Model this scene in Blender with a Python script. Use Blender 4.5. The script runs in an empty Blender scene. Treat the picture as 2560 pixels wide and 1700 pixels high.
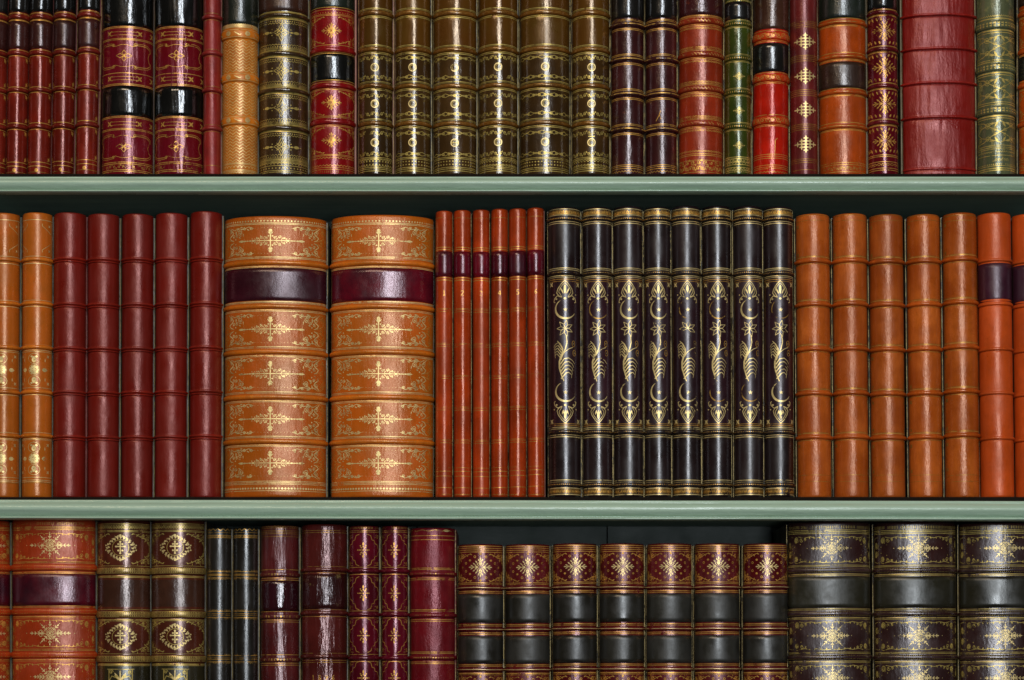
import bpy, math, random
from mathutils import noise, Vector

sc = bpy.context.scene
C = sc.collection
PI = math.pi

# ------------------------------------------------------------------ scale
S = 0.00035          # metres per photograph pixel on the plane of the spines
D = 2.0              # camera distance from that plane
EYE = 1700.0         # photo row at the height of the eye

def X(px, dep=0.0): return (px - 1280.0) * S * (D + dep) / D
def Z(py, dep=0.0): return (EYE - py) * S * (D + dep) / D

# ------------------------------------------------------------------ camera
cam_d = bpy.data.cameras.new('camera')
cam = bpy.data.objects.new('camera', cam_d); C.objects.link(cam)
cam.location = (0, -D, 0); cam.rotation_euler = (PI/2, 0, 0)
cam_d.sensor_width = 36; cam_d.lens = 36 * D / (2560 * S)
cam_d.shift_y = 850.0 / 2560.0
cam_d.clip_end = 100; cam_d.clip_start = 0.05
sc.camera = cam

# ------------------------------------------------------------------ light
w = bpy.data.worlds.new('World'); sc.world = w; w.use_nodes = True
bg = w.node_tree.nodes['Background']
bg.inputs[0].default_value = (0.85, 0.78, 0.66, 1); bg.inputs[1].default_value = 0.022

def area(name, loc, target, sx, sy, power, col):
    l = bpy.data.lights.new(name, 'AREA'); l.shape = 'RECTANGLE'; l.size = sx; l.size_y = sy
    l.energy = power; l.color = col
    o = bpy.data.objects.new(name, l); C.objects.link(o); o.location = loc
    o.rotation_euler = (Vector(target) - Vector(loc)).to_track_quat('-Z', 'Y').to_euler()
    return o
area('window_light', (0.42, -3.1, 0.80), (0.1, 0, 0.4), 0.42, 2.4, 80, (0.86, 0.93, 1.0))
area('warm_fill_light', (-0.7, -2.6, 2.3), (0, 0, 0.3), 1.4, 0.8, 34, (1.0, 0.80, 0.56))  # warm overhead fill, added to bring out the leather colour; no known lamp

sc.view_settings.view_transform = 'Standard'
sc.view_settings.look = 'None'
sc.view_settings.exposure = 0.0
sc.view_settings.gamma = 1.0
sc.view_settings.use_curve_mapping = False

# ------------------------------------------------------------------ materials
def lin(c): return tuple(((v/255.0)/12.92 if v/255.0 <= 0.04045 else ((v/255.0+0.055)/1.055)**2.4) for v in c)

SEP = {}
def base_nodes(name):
    m = bpy.data.materials.new(name); m.use_nodes = True
    nt = m.node_tree; N = nt.nodes; L = nt.links
    for n in list(N): N.remove(n)
    out = N.new('ShaderNodeOutputMaterial'); p = N.new('ShaderNodeBsdfPrincipled')
    L.new(p.outputs[0], out.inputs[0])
    tc = N.new('ShaderNodeTexCoord'); oi = N.new('ShaderNodeObjectInfo')
    sepc = N.new('ShaderNodeSeparateColor'); L.new(oi.outputs['Color'], sepc.inputs[0])
    mu = N.new('ShaderNodeMath'); mu.operation = 'MULTIPLY'; mu.inputs[1].default_value = 7.0
    L.new(sepc.outputs[2], mu.inputs[0]); SEP[m.name] = sepc
    ad = N.new('ShaderNodeVectorMath'); ad.operation = 'ADD'
    L.new(tc.outputs['Object'], ad.inputs[0]); L.new(mu.outputs[0], ad.inputs[1])
    return m, N, L, p, out, ad.outputs[0]

def nz(N, L, vec, scale, detail=3, rough=0.55, stretch=None):
    if stretch:
        mp = N.new('ShaderNodeMapping'); mp.inputs['Scale'].default_value = stretch
        L.new(vec, mp.inputs[0]); vec = mp.outputs[0]
    n = N.new('ShaderNodeTexNoise'); n.inputs['Scale'].default_value = scale
    n.inputs['Detail'].default_value = detail; n.inputs['Roughness'].default_value = rough
    L.new(vec, n.inputs['Vector']); return n.outputs['Fac']

def mr(N, L, fac, a, b, c, d):
    n = N.new('ShaderNodeMapRange'); n.inputs[1].default_value = a; n.inputs[2].default_value = b
    n.inputs[3].default_value = c; n.inputs[4].default_value = d; L.new(fac, n.inputs[0]); return n.outputs[0]

def mixc(N, L, fac, c1, c2):
    n = N.new('ShaderNodeMix'); n.data_type = 'RGBA'
    if fac is not None: L.new(fac, n.inputs[0])
    for i, c in ((6, c1), (7, c2)):
        if isinstance(c, tuple): n.inputs[i].default_value = (*c[:3], 1)
        else: L.new(c, n.inputs[i])
    return n.outputs[2]

MAT = {}
def leather(name, rgb, rough=0.30, grain=0.35, wrinkle=0.35, var=0.35, worn=None, wornamt=0.63, tint=None, coat=0.0):
    m, N, L, p, out, v = base_nodes(name)
    c = lin(rgb)
    dark = tuple(x*(1-var) for x in c); br = tuple(min(1, x*(1+var*0.9)) for x in c)
    if tint: br = lin(tint)
    col = mixc(N, L, mr(N, L, nz(N, L, v, 22, 4), 0.33, 0.67, 0, 1), dark, br)
    mot = nz(N, L, v, 1.0, 7, 0.68, (110, 110, 70))
    col = mixc(N, L, mr(N, L, mot, 0.42, 0.66, 0, min(0.8, var*1.5)), col, tuple(x*0.55 for x in c))
    fine = nz(N, L, v, 420, 5, 0.7)
    col = mixc(N, L, mr(N, L, fine, 0.55, 0.80, 0, 0.55), col, tuple(x*0.45 for x in c))
    if worn:
        k = nz(N, L, v, 95, 8, 0.72)
        col = mixc(N, L, mr(N, L, k, wornamt, wornamt+0.10, 0, 0.75), col, lin(worn))
    sepc = SEP[m.name]
    vm = N.new('ShaderNodeVectorMath'); vm.operation = 'SCALE'; L.new(col, vm.inputs[0]); L.new(mr(N, L, sepc.outputs[0], 0, 1, 0.70, 0.95), vm.inputs['Scale'])
    L.new(vm.outputs[0], p.inputs['Base Color'])
    ra = N.new('ShaderNodeMath'); ra.operation = 'MULTIPLY'
    L.new(mr(N, L, nz(N, L, v, 38, 6, 0.65), 0.32, 0.68, rough*0.66, rough*1.42), ra.inputs[0])
    L.new(mr(N, L, sepc.outputs[1], 0, 1, 0.85, 1.15), ra.inputs[1]); L.new(ra.outputs[0], p.inputs['Roughness'])
    p.inputs['Specular IOR Level'].default_value = 1.0 if rough < 0.3 else 0.90
    mxc = max(c); sat = min(1.0, mxc/0.12)*0.62
    p.inputs['Specular Tint'].default_value = (*[1-sat*(1-(x/mxc)**0.5) for x in c], 1)
    if coat: p.inputs['Coat Weight'].default_value = coat*0.7; p.inputs['Coat Roughness'].default_value = 0.20
    b1 = N.new('ShaderNodeBump'); b1.inputs['Strength'].default_value = grain*0.75; b1.inputs['Distance'].default_value = 0.0006
    L.new(nz(N, L, v, 480, 5, 0.65), b1.inputs['Height'])
    b2 = N.new('ShaderNodeBump'); b2.inputs['Strength'].default_value = wrinkle; b2.inputs['Distance'].default_value = 0.0010
    L.new(nz(N, L, v, 1.0, 4, 0.62, (170, 170, 42)), b2.inputs['Height'])
    L.new(b1.outputs[0], b2.inputs['Normal']); L.new(b2.outputs[0], p.inputs['Normal'])
    MAT[name] = m; PAR[name] = (rgb, rough, grain, wrinkle, coat); return m

PAR = {}
def rubbed(name):
    k = name+'_rubbed'
    if k not in MAT:
        rgb, rough, grain, wrinkle, coat = PAR[name]
        c = tuple(min(235, v*0.98+1) for v in rgb)
        leather(k, c, rough, grain, wrinkle, 0.3, worn=tuple(min(240, v*1.18+12) for v in rgb), wornamt=0.60, coat=coat)
    return k

def gold(name, rgb, wear, rough=0.38, metal=0.55):
    m, N, L, p, out, v = base_nodes(name)
    c = lin(rgb)
    col = mixc(N, L, mr(N, L, nz(N, L, v, 160, 4), 0.35, 0.65, 0, 1), tuple(x*0.62 for x in c), c)
    L.new(col, p.inputs['Base Color'])
    p.inputs['Metallic'].default_value = metal; p.inputs['Roughness'].default_value = rough
    p.inputs['Specular IOR Level'].default_value = 0.3
    b = N.new('ShaderNodeBump'); b.inputs['Strength'].default_value = 0.35; b.inputs['Distance'].default_value = 0.0003
    L.new(nz(N, L, v, 700, 3), b.inputs['Height']); L.new(b.outputs[0], p.inputs['Normal'])
    if wear > 0:
        t = N.new('ShaderNodeBsdfTransparent'); mx = N.new('ShaderNodeMixShader')
        k1 = nz(N, L, v, 150, 6, 0.75); k2 = nz(N, L, v, 24, 3, 0.5)
        kk = N.new('ShaderNodeMath'); kk.operation = 'MULTIPLY_ADD'; kk.inputs[1].default_value = 0.45
        L.new(k2, kk.inputs[0]); L.new(k1, kk.inputs[2])
        ks = N.new('ShaderNodeMath'); ks.operation = 'SUBTRACT'; ks.inputs[1].default_value = 0.225; L.new(kk.outputs[0], ks.inputs[0]); k = ks.outputs[0]
        L.new(mr(N, L, k, wear-0.04, wear+0.05, 0, 1), mx.inputs[0])
        L.new(t.outputs[0], mx.inputs[1]); L.new(p.outputs[0], mx.inputs[2])
        L.new(mx.outputs[0], out.inputs[0])
    MAT[name] = m; return m

leather('red_brown', (112, 26, 16), 0.26, tint=(132, 34, 18))
leather('brown_panel', (62, 26, 22), 0.30)
leather('black', (22, 20, 18), 0.22, grain=0.2)
leather('black_gloss', (10, 10, 9), 0.17, grain=0.12, wrinkle=0.5, coat=0.5)
leather('burgundy_gloss', (122, 8, 18), 0.20, grain=0.25, wrinkle=0.6, coat=0.5, tint=(98, 12, 30))
leather('maroon_cloth', (132, 30, 26), 0.36, grain=0.6, wrinkle=0.2)
leather('dark_green', (26, 32, 24), 0.24)
leather('orange_tan', (214, 116, 22), 0.30, wrinkle=0.2, tint=(220, 130, 34))
leather('dark_brown_gilt', (58, 38, 18), 0.20, worn=(120, 90, 40), wornamt=0.66, wrinkle=0.5, coat=0.35)
leather('cherry_gloss', (134, 10, 14), 0.20, coat=0.5, wrinkle=0.45)
leather('umber', (104, 60, 14), 0.22, grain=0.2, wrinkle=0.4, tint=(84, 58, 16), coat=0.3)
leather('umber_dark', (64, 42, 16), 0.19, grain=0.2, wrinkle=0.4, worn=(110, 92, 46), wornamt=0.68, coat=0.3)
leather('plum_brown', (58, 20, 20), 0.24, worn=(128, 52, 28), wornamt=0.62, wrinkle=0.4)
leather('russet', (140, 42, 18), 0.27, worn=(150, 90, 60), wornamt=0.70)
leather('olive_green', (54, 64, 14), 0.22, worn=(30, 36, 16), wornamt=0.60, wrinkle=0.45)
leather('tobacco', (64, 36, 24), 0.26)
leather('vermilion', (176, 26, 10), 0.22, wrinkle=0.4)
leather('vermilion_band', (190, 54, 14), 0.26)
leather('maroon_diamond', (104, 30, 28), 0.32, worn=(150, 84, 66), wornamt=0.67)
leather('burnt_orange', (176, 68, 12), 0.27, worn=(140, 56, 20), wornamt=0.64)
leather('brown_label', (52, 32, 22), 0.27, worn=(90, 70, 56), wornamt=0.68)
leather('wine', (84, 8, 18), 0.22)
leather('crimson_worn', (140, 20, 12), 0.34, wrinkle=0.6, grain=0.5, worn=(176, 78, 50), wornamt=0.69, tint=(128, 24, 18))
leather('verdigris', (92, 96, 66), 0.25, worn=(150, 140, 84), wornamt=0.55, wrinkle=0.5)
leather('tan_gilt', (206, 110, 28), 0.30, wrinkle=0.18, tint=(194, 94, 24))
leather('maroon_plain', (132, 28, 14), 0.38, grain=0.5, wrinkle=0.25, tint=(116, 22, 14))
leather('amber_big', (206, 104, 20), 0.30, grain=0.5, wrinkle=0.35, tint=(194, 86, 18))
leather('purple_label', (62, 10, 26), 0.26, wrinkle=0.15, tint=(104, 6, 24))
leather('purple_label_dark', (58, 12, 24), 0.30, wrinkle=0.15)
leather('speckled_red', (164, 54, 12), 0.28, worn=(70, 22, 12), wornamt=0.655, wrinkle=0.3)
leather('aubergine', (34, 20, 20), 0.30, wrinkle=0.15, grain=0.2)
leather('aubergine_frame', (44, 20, 26), 0.30, wrinkle=0.15, grain=0.2)
leather('chestnut', (184, 80, 18), 0.31, grain=0.5, wrinkle=0.45, tint=(194, 96, 30))
leather('tangerine', (188, 72, 18), 0.36, grain=0.4, wrinkle=0.3, var=0.22)
leather('aubergine_label', (52, 14, 30), 0.33, wrinkle=0.1)
leather('rust_gilt', (176, 56, 14), 0.29, worn=(96, 30, 12), wornamt=0.68, tint=(168, 56, 22))
leather('cordovan', (84, 36, 22), 0.25, wrinkle=0.12, grain=0.2)
leather('charcoal', (28, 24, 19), 0.30, wrinkle=0.3)
leather('mulberry_brown', (78, 22, 22), 0.26, wrinkle=0.9, coat=0.3)
leather('mulberry_gloss', (40, 6, 14), 0.12, wrinkle=0.8, coat=0.6)
leather('walnut_red', (84, 26, 22), 0.26, wrinkle=0.7, worn=(118, 84, 58), wornamt=0.70)
leather('walnut_label', (52, 14, 14), 0.24, wrinkle=1.0, worn=(120, 104, 60), wornamt=0.60)
leather('magenta_wine', (86, 8, 24), 0.21, wrinkle=0.3)
leather('crimson_grain', (104, 12, 20), 0.34, grain=0.7, wrinkle=0.5)
leather('crimson_plain', (84, 12, 16), 0.28)
leather('slate', (30, 26, 17), 0.42, wrinkle=0.12, grain=0.15, tint=(36, 34, 26))
leather('olive_dark', (44, 38, 20), 0.28)
leather('dark_plum', (46, 22, 20), 0.28, worn=(86, 66, 40), wornamt=0.69)
leather('pine_label', (34, 31, 18), 0.33, wrinkle=0.1, grain=0.15)
leather('board_brown', (70, 44, 26), 0.5)
leather('board_olive', (58, 48, 26), 0.5)
leather('board_pink', (176, 118, 100), 0.6)
leather('board_grey', (120, 108, 84), 0.6)
leather('board_red', (96, 30, 22), 0.5)
leather('board_orange', (150, 76, 30), 0.5)
gold('gold', (222, 168, 80), 0.385)
gold('gold_pale', (236, 208, 140), 0.36, rough=0.42, metal=0.52)
gold('gold_worn', (206, 160, 80), 0.47)
gold('gold_dim', (176, 132, 60), 0.42)
gold('gold_olive', (206, 180, 98), 0.38)
gold('gold_edge', (112, 94, 48), 0.44, metal=0.4)

def paper():
    m, N, L, p, out, v = base_nodes('paper')
    L.new(mixc(N, L, nz(N, L, v, 1, 3, 0.5, (3000, 4, 4)), lin((150, 128, 92)), lin((206, 186, 146))), p.inputs['Base Color'])
    p.inputs['Roughness'].default_value = 0.8; MAT['paper'] = m
paper()

def paint(name, rgb, rgb2, rough, bump):
    m, N, L, p, out, v = base_nodes(name)
    col = mixc(N, L, mr(N, L, nz(N, L, v, 1.0, 6, 0.6, (5, 60, 60)), 0.35, 0.65, 0, 1), lin(rgb), lin(rgb2))
    col = mixc(N, L, mr(N, L, nz(N, L, v, 190, 6, 0.7), 0.68, 0.76, 0, 0.6), col, tuple(x*0.5 for x in lin(rgb)))
    L.new(col, p.inputs['Base Color'])
    L.new(mr(N, L, nz(N, L, v, 30, 5), 0.3, 0.7, rough-0.06, rough+0.1), p.inputs['Roughness'])
    b = N.new('ShaderNodeBump'); b.inputs['Strength'].default_value = bump; b.inputs['Distance'].default_value = 0.0022
    L.new(nz(N, L, v, 1.0, 6, 0.62, (26, 90, 90)), b.inputs['Height']); L.new(b.outputs[0], p.inputs['Normal'])
    if 'shelf' in name: p.inputs['Specular IOR Level'].default_value = 0.08
    MAT[name] = m
paint('sage_paint', (152, 174, 152), (162, 184, 162), 0.28, 0.45)
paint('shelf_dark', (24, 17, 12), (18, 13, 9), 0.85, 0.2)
paint('under_green', (128, 152, 140), (112, 136, 126), 0.6, 0.2)
paint('back_green', (52, 64, 56), (44, 56, 50), 0.55, 0.3)

# ------------------------------------------------------------------ mesh helpers
def link(name, verts, faces, mats, fmat, parent=None, smooth=True):
    me = bpy.data.meshes.new(name); me.from_pydata(verts, [], faces)
    for m in mats: me.materials.append(MAT[m])
    me.polygons.foreach_set('material_index', fmat)
    me.polygons.foreach_set('use_smooth', [smooth]*len(faces))
    me.update()
    o = bpy.data.objects.new(name, me); C.objects.link(o)
    if parent: o.parent = parent
    return o

class Part:
    def __init__(s, name): s.name = name; s.v = []; s.f = []; s.m = []; s.mats = []
    def mi(s, m):
        if m not in s.mats: s.mats.append(m)
        return s.mats.index(m)
    def grid(s, rows, mat_of_row, closed=False):
        b = len(s.v); nc = len(rows[0])
        for r in rows: s.v.extend(r)
        for i in range(len(rows)-1):
            k = s.mi(mat_of_row(i))
            for j in range(nc-1):
                a = b+i*nc+j
                s.f.append((a, a+nc, a+nc+1, a+1)); s.m.append(k)
    def box(s, x0, x1, y0, y1, z0, z1, mat):
        b = len(s.v); k = s.mi(mat)
        for x in (x0, x1):
            for y in (y0, y1):
                for z in (z0, z1): s.v.append((x, y, z))
        for q in ((0,1,3,2),(4,6,7,5),(0,4,5,1),(2,3,7,6),(0,2,6,4),(1,5,7,3)):
            s.f.append(tuple(b+i for i in q)); s.m.append(k)
    def build(s, parent=None, smooth=True):
        if not s.f: return None
        return link(s.name, s.v, s.f, s.mats, s.m, parent, smooth)

TM = math.radians(85)

class Book:
    def __init__(s, row, x0, x1, ytop, mat, label, group=None, lean=0.0, b=None, dep=0.0, warp=0.35,
                 gold='gold', board='board_brown', boardgold=True, seed=None, cap=4.0, boardw=3.2, crease=0.0):
        s.crease = crease
        s.ybot = {1: 437.0, 2: 1243.5, 3: 1950.0}[row]
        s.x0, s.x1, s.ytop, s.mat = x0, x1, ytop, mat
        s.label, s.group, s.lean, s.warp, s.gold = label, group, lean, warp, gold
        s.w = x1 - x0
        s.b = b*1.3 if b else (0.56*s.w if s.w < 60 else 0.50*s.w if s.w < 100 else 0.42*s.w if s.w < 150 else 0.30*s.w)
        dep += random.Random(int(x0*13+row)).uniform(-0.0012, 0.0012); lean += random.Random(int(x0*7+row)).uniform(-0.0012, 0.0012); s.lean = lean
        s.dep = dep; s.k = (D+dep)/D; s.u = S*s.k
        ed = s.b*0.75*S + dep
        xl, xr = X(x0, ed), X(x1, ed)
        s.cx = (xl+xr)/2; s.a = (xr-xl)/2/s.u
        s.A = s.a*TM/math.sin(TM)
        s.board, s.boardgold, s.cap, s.boardw = board, boardgold, cap, boardw
        s.seed = seed if seed is not None else x0*0.37+row*91.7
        s.rnd = random.Random(int(s.seed*100))
        s.spine = Part('spine'); s.labels = []; s.bands = []; s.zones = []
        s.zb = Z(s.ybot, 0)
        s.ydown = (EYE*s.u - s.zb)/s.u       # photo row where the base lies for this depth
        s.h = s.ydown - ytop
        s.jobs = []
    # relief above the leather at photo row y
    def relief(s, y):
        for (y0, y1, h, p) in s.bands:
            if y0 < y < y1:
                t = (y-(y0+y1)/2)/((y1-y0)/2)
                return h*math.sqrt(max(0, 1-t*t))
        for (y0, y1, p) in s.labels:
            if y0 <= y <= y1: return 0.6
        return 0.0
    def pt(s, q, y, off=0.0, rel=True):
        t = max(-1.0, min(1.0, q/s.A))*TM
        x = s.a*math.sin(t)/math.sin(TM)
        d = s.b*(1-math.cos(t))/(1-math.cos(TM))
        nx = math.sin(t)*s.b/(1-math.cos(TM)); ny = -math.cos(t)*s.a/math.sin(TM)
        # normal of the curve (dx,dd) rotated
        dx = s.a*math.cos(t)/math.sin(TM); dd = s.b*math.sin(t)/(1-math.cos(TM))
        ln = math.hypot(dx, dd) or 1
        nx, ny = dd/ln, -dx/ln
        e = off + (s.relief(y) if rel else 0)
        n = noise.noise(Vector((q/45.0+s.seed, y/70.0, s.seed*1.7)))*s.warp
        n += noise.noise(Vector((q/14.0+s.seed, y/120.0, s.seed*0.7+9)))*s.warp*0.35
        # head and tail caps turn in
        if s.crease:
            cr = 1-abs(noise.noise(Vector((q/11.0+s.seed*3, y/95.0, s.seed))))*2.2
            if cr > 0: n += s.crease*cr**5*max(0, 1-(abs(q)/s.A/0.75)**2)
        for (y0, y1, h, p) in s.bands:
            m = y0-y if y < y0 else y-y1
            if 0 <= m < 6: n -= 2.0*(1-m/6.0)**2
        for edge in (y - s.ytop, s.ydown - y):
            if edge < s.cap: n -= s.cap*0.8*(1-math.sqrt(max(0, 1-(1-max(0, edge)/s.cap)**2)))
        fade = 1 - (abs(q)/s.A)**4*0.6
        e += n*fade
        yy = y + noise.noise(Vector((q/60.0, s.seed, 3.1)))*0.7*(1 if 6 < y - s.ytop and 6 < s.ydown-y else 0)
        return ((x+nx*e)*s.u, (d+ny*e)*s.u, (s.ydown-yy)*s.u)
    def zone(s, y0, y1, mat): s.zones.append((y0, y1, mat))
    def lab(s, y0, y1, mat):
        p = Part('title_label'); s.labels.append((y0, y1, p)); p.mat = mat
    def band(s, y0, y1, h=3.0, mat=None):
        p = Part('raised_band'); p.mat = rubbed(mat or s.mat); s.bands.append((y0, y1, h*1.4, p))
    # ---- tooling
    def dest(s, y):
        for (y0, y1, h, p) in s.bands:
            if y0 <= y <= y1: return p
        for (y0, y1, p) in s.labels:
            if y0 <= y <= y1: return p
        return s.spine
    def st(s, pts, wd, taper=None, mat=None): s.jobs.append((pts, wd, taper, mat or s.gold))
    def _st(s, pts, wd, taper, mat):
        wd *= 0.85
        step = 3.5 if len(pts) > 2 else max(4.0, s.A/12)
        P = [pts[0]]
        for a, b in zip(pts, pts[1:]):
            n = max(1, int(math.hypot(b[0]-a[0], b[1]-a[1])/step))
            for i in range(1, n+1): P.append((a[0]+(b[0]-a[0])*i/n, a[1]+(b[1]-a[1])*i/n))
        P = [p for p in P if abs(p[0]) <= s.A*1.001 and s.ytop+1 < p[1] < s.ydown-1]
        if len(P) < 2: return
        ym = sum(p[1] for p in P)/len(P)
        part = s.dest(ym); k = part.mi(mat); b0 = len(part.v); n = len(P)
        for i, p in enumerate(P):
            a = P[max(0, i-1)]; c = P[min(n-1, i+1)]
            dx, dy = c[0]-a[0], c[1]-a[1]; l = math.hypot(dx, dy) or 1
            ww = wd/2
            if taper: ww *= taper(i/(n-1))
            ox, oy = -dy/l*ww, dx/l*ww
            part.v.append(s.pt(p[0]+ox, p[1]+oy, 0.42)); part.v.append(s.pt(p[0]-ox, p[1]-oy, 0.42))
        for i in range(n-1):
            part.f.append((b0+2*i, b0+2*i+1, b0+2*i+3, b0+2*i+2)); part.m.append(k)
    def hl(s, *ys, w=1.8, mat=None, f=1.0):
        for y in ys: s.st([(-s.A*f, y), (s.A*f, y)], w, None, mat)
    def dot(s, x, y, r, mat=None): s.st([(x-r, y), (x-r*0.4, y), (x+r*0.4, y), (x+r, y)], 2*r, lambda t: (0.35, 1, 1, 0.35)[min(3, int(t*3+0.5))], mat)
    def dots(s, y, r=1.3, pitch=5.0, mat=None, f=0.97):
        n = int(2*s.A*f/pitch)
        for i in range(n+1): s.dot(-s.A*f+i*2*s.A*f/n, y, r, mat)
    def ticks(s, y0, y1, pitch=4.5, w=1.6, mat=None, f=0.95, slant=0):
        n = int(2*s.A*f/pitch)
        for i in range(n+1):
            x = -s.A*f+i*2*s.A*f/n
            if s.rnd.random() < 0.04: continue
            s.st([(x-slant, y0), (x+slant, y1)], w, None, mat)
    def zig(s, y, amp, pitch, w=1.4, mat=None, curve=False):
        n = max(2, int(2*s.A/pitch)); pts = []
        for i in range(n*4+1):
            t = i/4.0; ph = t % 1
            v = math.sin(2*PI*t) if curve else (4*abs(ph-0.5)-1)
            pts.append((-s.A+2*s.A*t/n, y+amp*v))
        s.st(pts, w, None, mat)
    def arc(s, cx, cy, rx, ry, a0=0, a1=2*PI, w=1.5, n=12, mat=None, taper=None):
        s.st([(cx+rx*math.cos(a0+(a1-a0)*i/n), cy+ry*math.sin(a0+(a1-a0)*i/n)) for i in range(n+1)], w, taper, mat)
    def rings(s, y, rx, ry, pitch, w=1.4, mat=None):
        n = int(2*s.A*0.97/pitch)
        for i in range(n+1): s.arc(-s.A*0.97+i*2*s.A*0.97/n, y, rx, ry, w=w, n=10, mat=mat)
    def scallop(s, y, r, pitch, up=1, w=1.4, mat=None, dotr=0):
        n = int(2*s.A/pitch); p = 2*s.A/n
        for i in range(n):
            cx = -s.A+(i+0.5)*p
            s.arc(cx, y, p*0.46, r, 0 if up < 0 else PI, PI if up < 0 else 2*PI, w, 6, mat)
            if dotr: s.dot(cx, y, dotr, mat)
    def spiral(s, cx, cy, r, a0=0.0, turns=1.4, sgn=1, w=1.4, mat=None):
        n = int(12*turns)+4
        s.st([(cx+r*(1-0.8*i/n)*math.cos(a0+sgn*2*PI*turns*i/n), cy+r*(1-0.8*i/n)*math.sin(a0+sgn*2*PI*turns*i/n)) for i in range(n+1)], w, lambda t: 0.8+0.5*t, mat)
        s.dot(cx, cy, w*0.8, mat)
    def leaf(s, x, y, ang, ln, wd, mat=None):
        s.st([(x+ln*t*math.cos(ang), y+ln*t*math.sin(ang)) for t in (0, .2, .45, .7, 1)], wd, lambda t: math.sin(PI*min(1, max(0.05, t*0.93+0.05)))**0.7, mat)
    def rosette(s, x, y, r, n=8, mat=None):
        for i in range(n):
            a = 2*PI*i/n; s.dot(x+r*0.62*math.cos(a), y+r*0.62*math.sin(a), r*0.27, mat)
        s.arc(x, y, r, r, w=1.0, n=10, mat=mat); s.dot(x, y, r*0.25, mat)
    def scrolls(s, y, r, pitch, w=1.3, mat=None, f=0.95, drop=0.0):
        n = max(2, int(2*s.A*f/pitch))
        for i in range(n):
            if s.rnd.random() < drop: continue
            cx = -s.A*f+(i+0.5)*2*s.A*f/n; g = 1 if i % 2 else -1
            s.spiral(cx, y, r, PI*0.2*g, 1.2, g, w, mat)
            s.leaf(cx+pitch*0.3, y+r*g*0.5, g*1.1, r, w*1.6, mat)
            s.dot(cx-pitch*0.5, y-r*g*0.6, w*0.7, mat)
    def floret(s, x, y, r, mat=None, rot=0.0):
        for i in range(4): s.leaf(x, y, rot+PI/4+i*PI/2, r, r*0.6, mat)
        s.dot(x, y, r*0.3, mat)
    def sprig(s, x, y, sx, sy, r, mat=None):           # little rose and leaves in a corner
        s.rosette(x, y, r*0.55, 6, mat)
        s.leaf(x, y, math.atan2(-sy, sx), r*1.2, r*0.5, mat); s.leaf(x, y, math.atan2(sy, sx)*1.0, r*1.0, r*0.5, mat)
        s.leaf(x, y, math.atan2(sy, -sx*0.2), r*1.3, r*0.45, mat)
    def corner(s, x, y, sx, sy, hx, hy, w=1.3, mat=None, dense=True, fill=0):
        # flourish filling a triangular corner whose right angle is at (x, y) and that opens to (sx, sy)
        def q(a, b): return (x+sx*hx*a, y+sy*hy*b)
        c = q(.2, .24); s.spiral(*c, min(hx, hy)*.19, 0, 1.4, sx*sy, w, mat)
        c = q(.50, .16); s.spiral(*c, min(hx, hy)*.14, 1, 1.3, -sx*sy, w, mat)
        c = q(.14, .60); s.spiral(*c, min(hx, hy)*.14, 2, 1.3, sx*sy, w, mat)
        s.st([q(.03, .98), q(.10, .76), q(.26, .52), q(.34, .34), q(.58, .30), q(.82, .12), q(1, .03)], w, None, mat)
        a = math.atan2(sy, sx)
        for (u, v, da) in ((.78, .09, .2), (.95, .04, -.3), (.07, .85, .3), (.38, .42, 0)):
            c = q(u, v); s.leaf(*c, a+da*sx*sy, min(hx, hy)*.17, min(hx, hy)*.08, mat)
        if fill:
            for i in range(fill):
                for j in range(fill-i):
                    u, v = (i+.45)/fill, (j+.45)/fill
                    if u+v > .93: continue
                    c = q(u, v); s.leaf(*c, a+(i*2.1+j*1.3), min(hx, hy)*.14, min(hx, hy)*.055, mat)
        if dense:
            for (u, v) in ((.36, .12), (.66, .2), (.12, .42), (.28, .4), (.88, .1), (.07, .75), (.46, .34)):
                c = q(u, v); s.dot(*c, w*0.75, mat)
    def corners(s, y0, y1, hx, hy, inset=0.97, **k):
        for sx in (-1, 1):
            for (y, sy) in ((y0, 1), (y1, -1)): s.corner(-sx*s.A*inset, y, sx, sy, hx, hy, **k)
    def lace(s, cx, cy, hw, hh, mat=None, w=1.4):       # diamond of small leaves, open in the middle
        m = min(hw, hh)
        for sx in (-1, 1):
            for sy in (-1, 1):
                for i in range(4):
                    t = (i+.5)/4; x, y = cx+sx*hw*.74*t, cy+sy*hh*.74*(1-t)
                    s.leaf(x, y, math.atan2(sy*(1-t*.6), sx*(.4+t*.6)), m*.30, m*.15, mat); s.dot(x-sx*m*.06, y-sy*m*.06, m*.06, mat)
                s.st([(cx+sx*hw*.08, cy+sy*hh*.1), (cx+sx*hw*.30, cy+sy*hh*.34)], w, None, mat)
                s.leaf(cx+sx*hw*.22, cy+sy*hh*.05, sx*sy*.25 if sx > 0 else PI-sy*.25, m*.34, m*.12, mat)
                s.leaf(cx+sx*hw*.05, cy+sy*hh*.24, sy*PI/2-sx*sy*.25, m*.34, m*.12, mat)
        for i in range(4):
            c, d = math.cos(i*PI/2), math.sin(i*PI/2)
            s.st([(cx+c*hw*.12, cy+d*hh*.12), (cx+c*hw*.8, cy+d*hh*.8)], w, None, mat)
            s.leaf(cx+c*hw*.78, cy+d*hh*.78, i*PI/2, m*.30, m*.17, mat)
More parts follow.
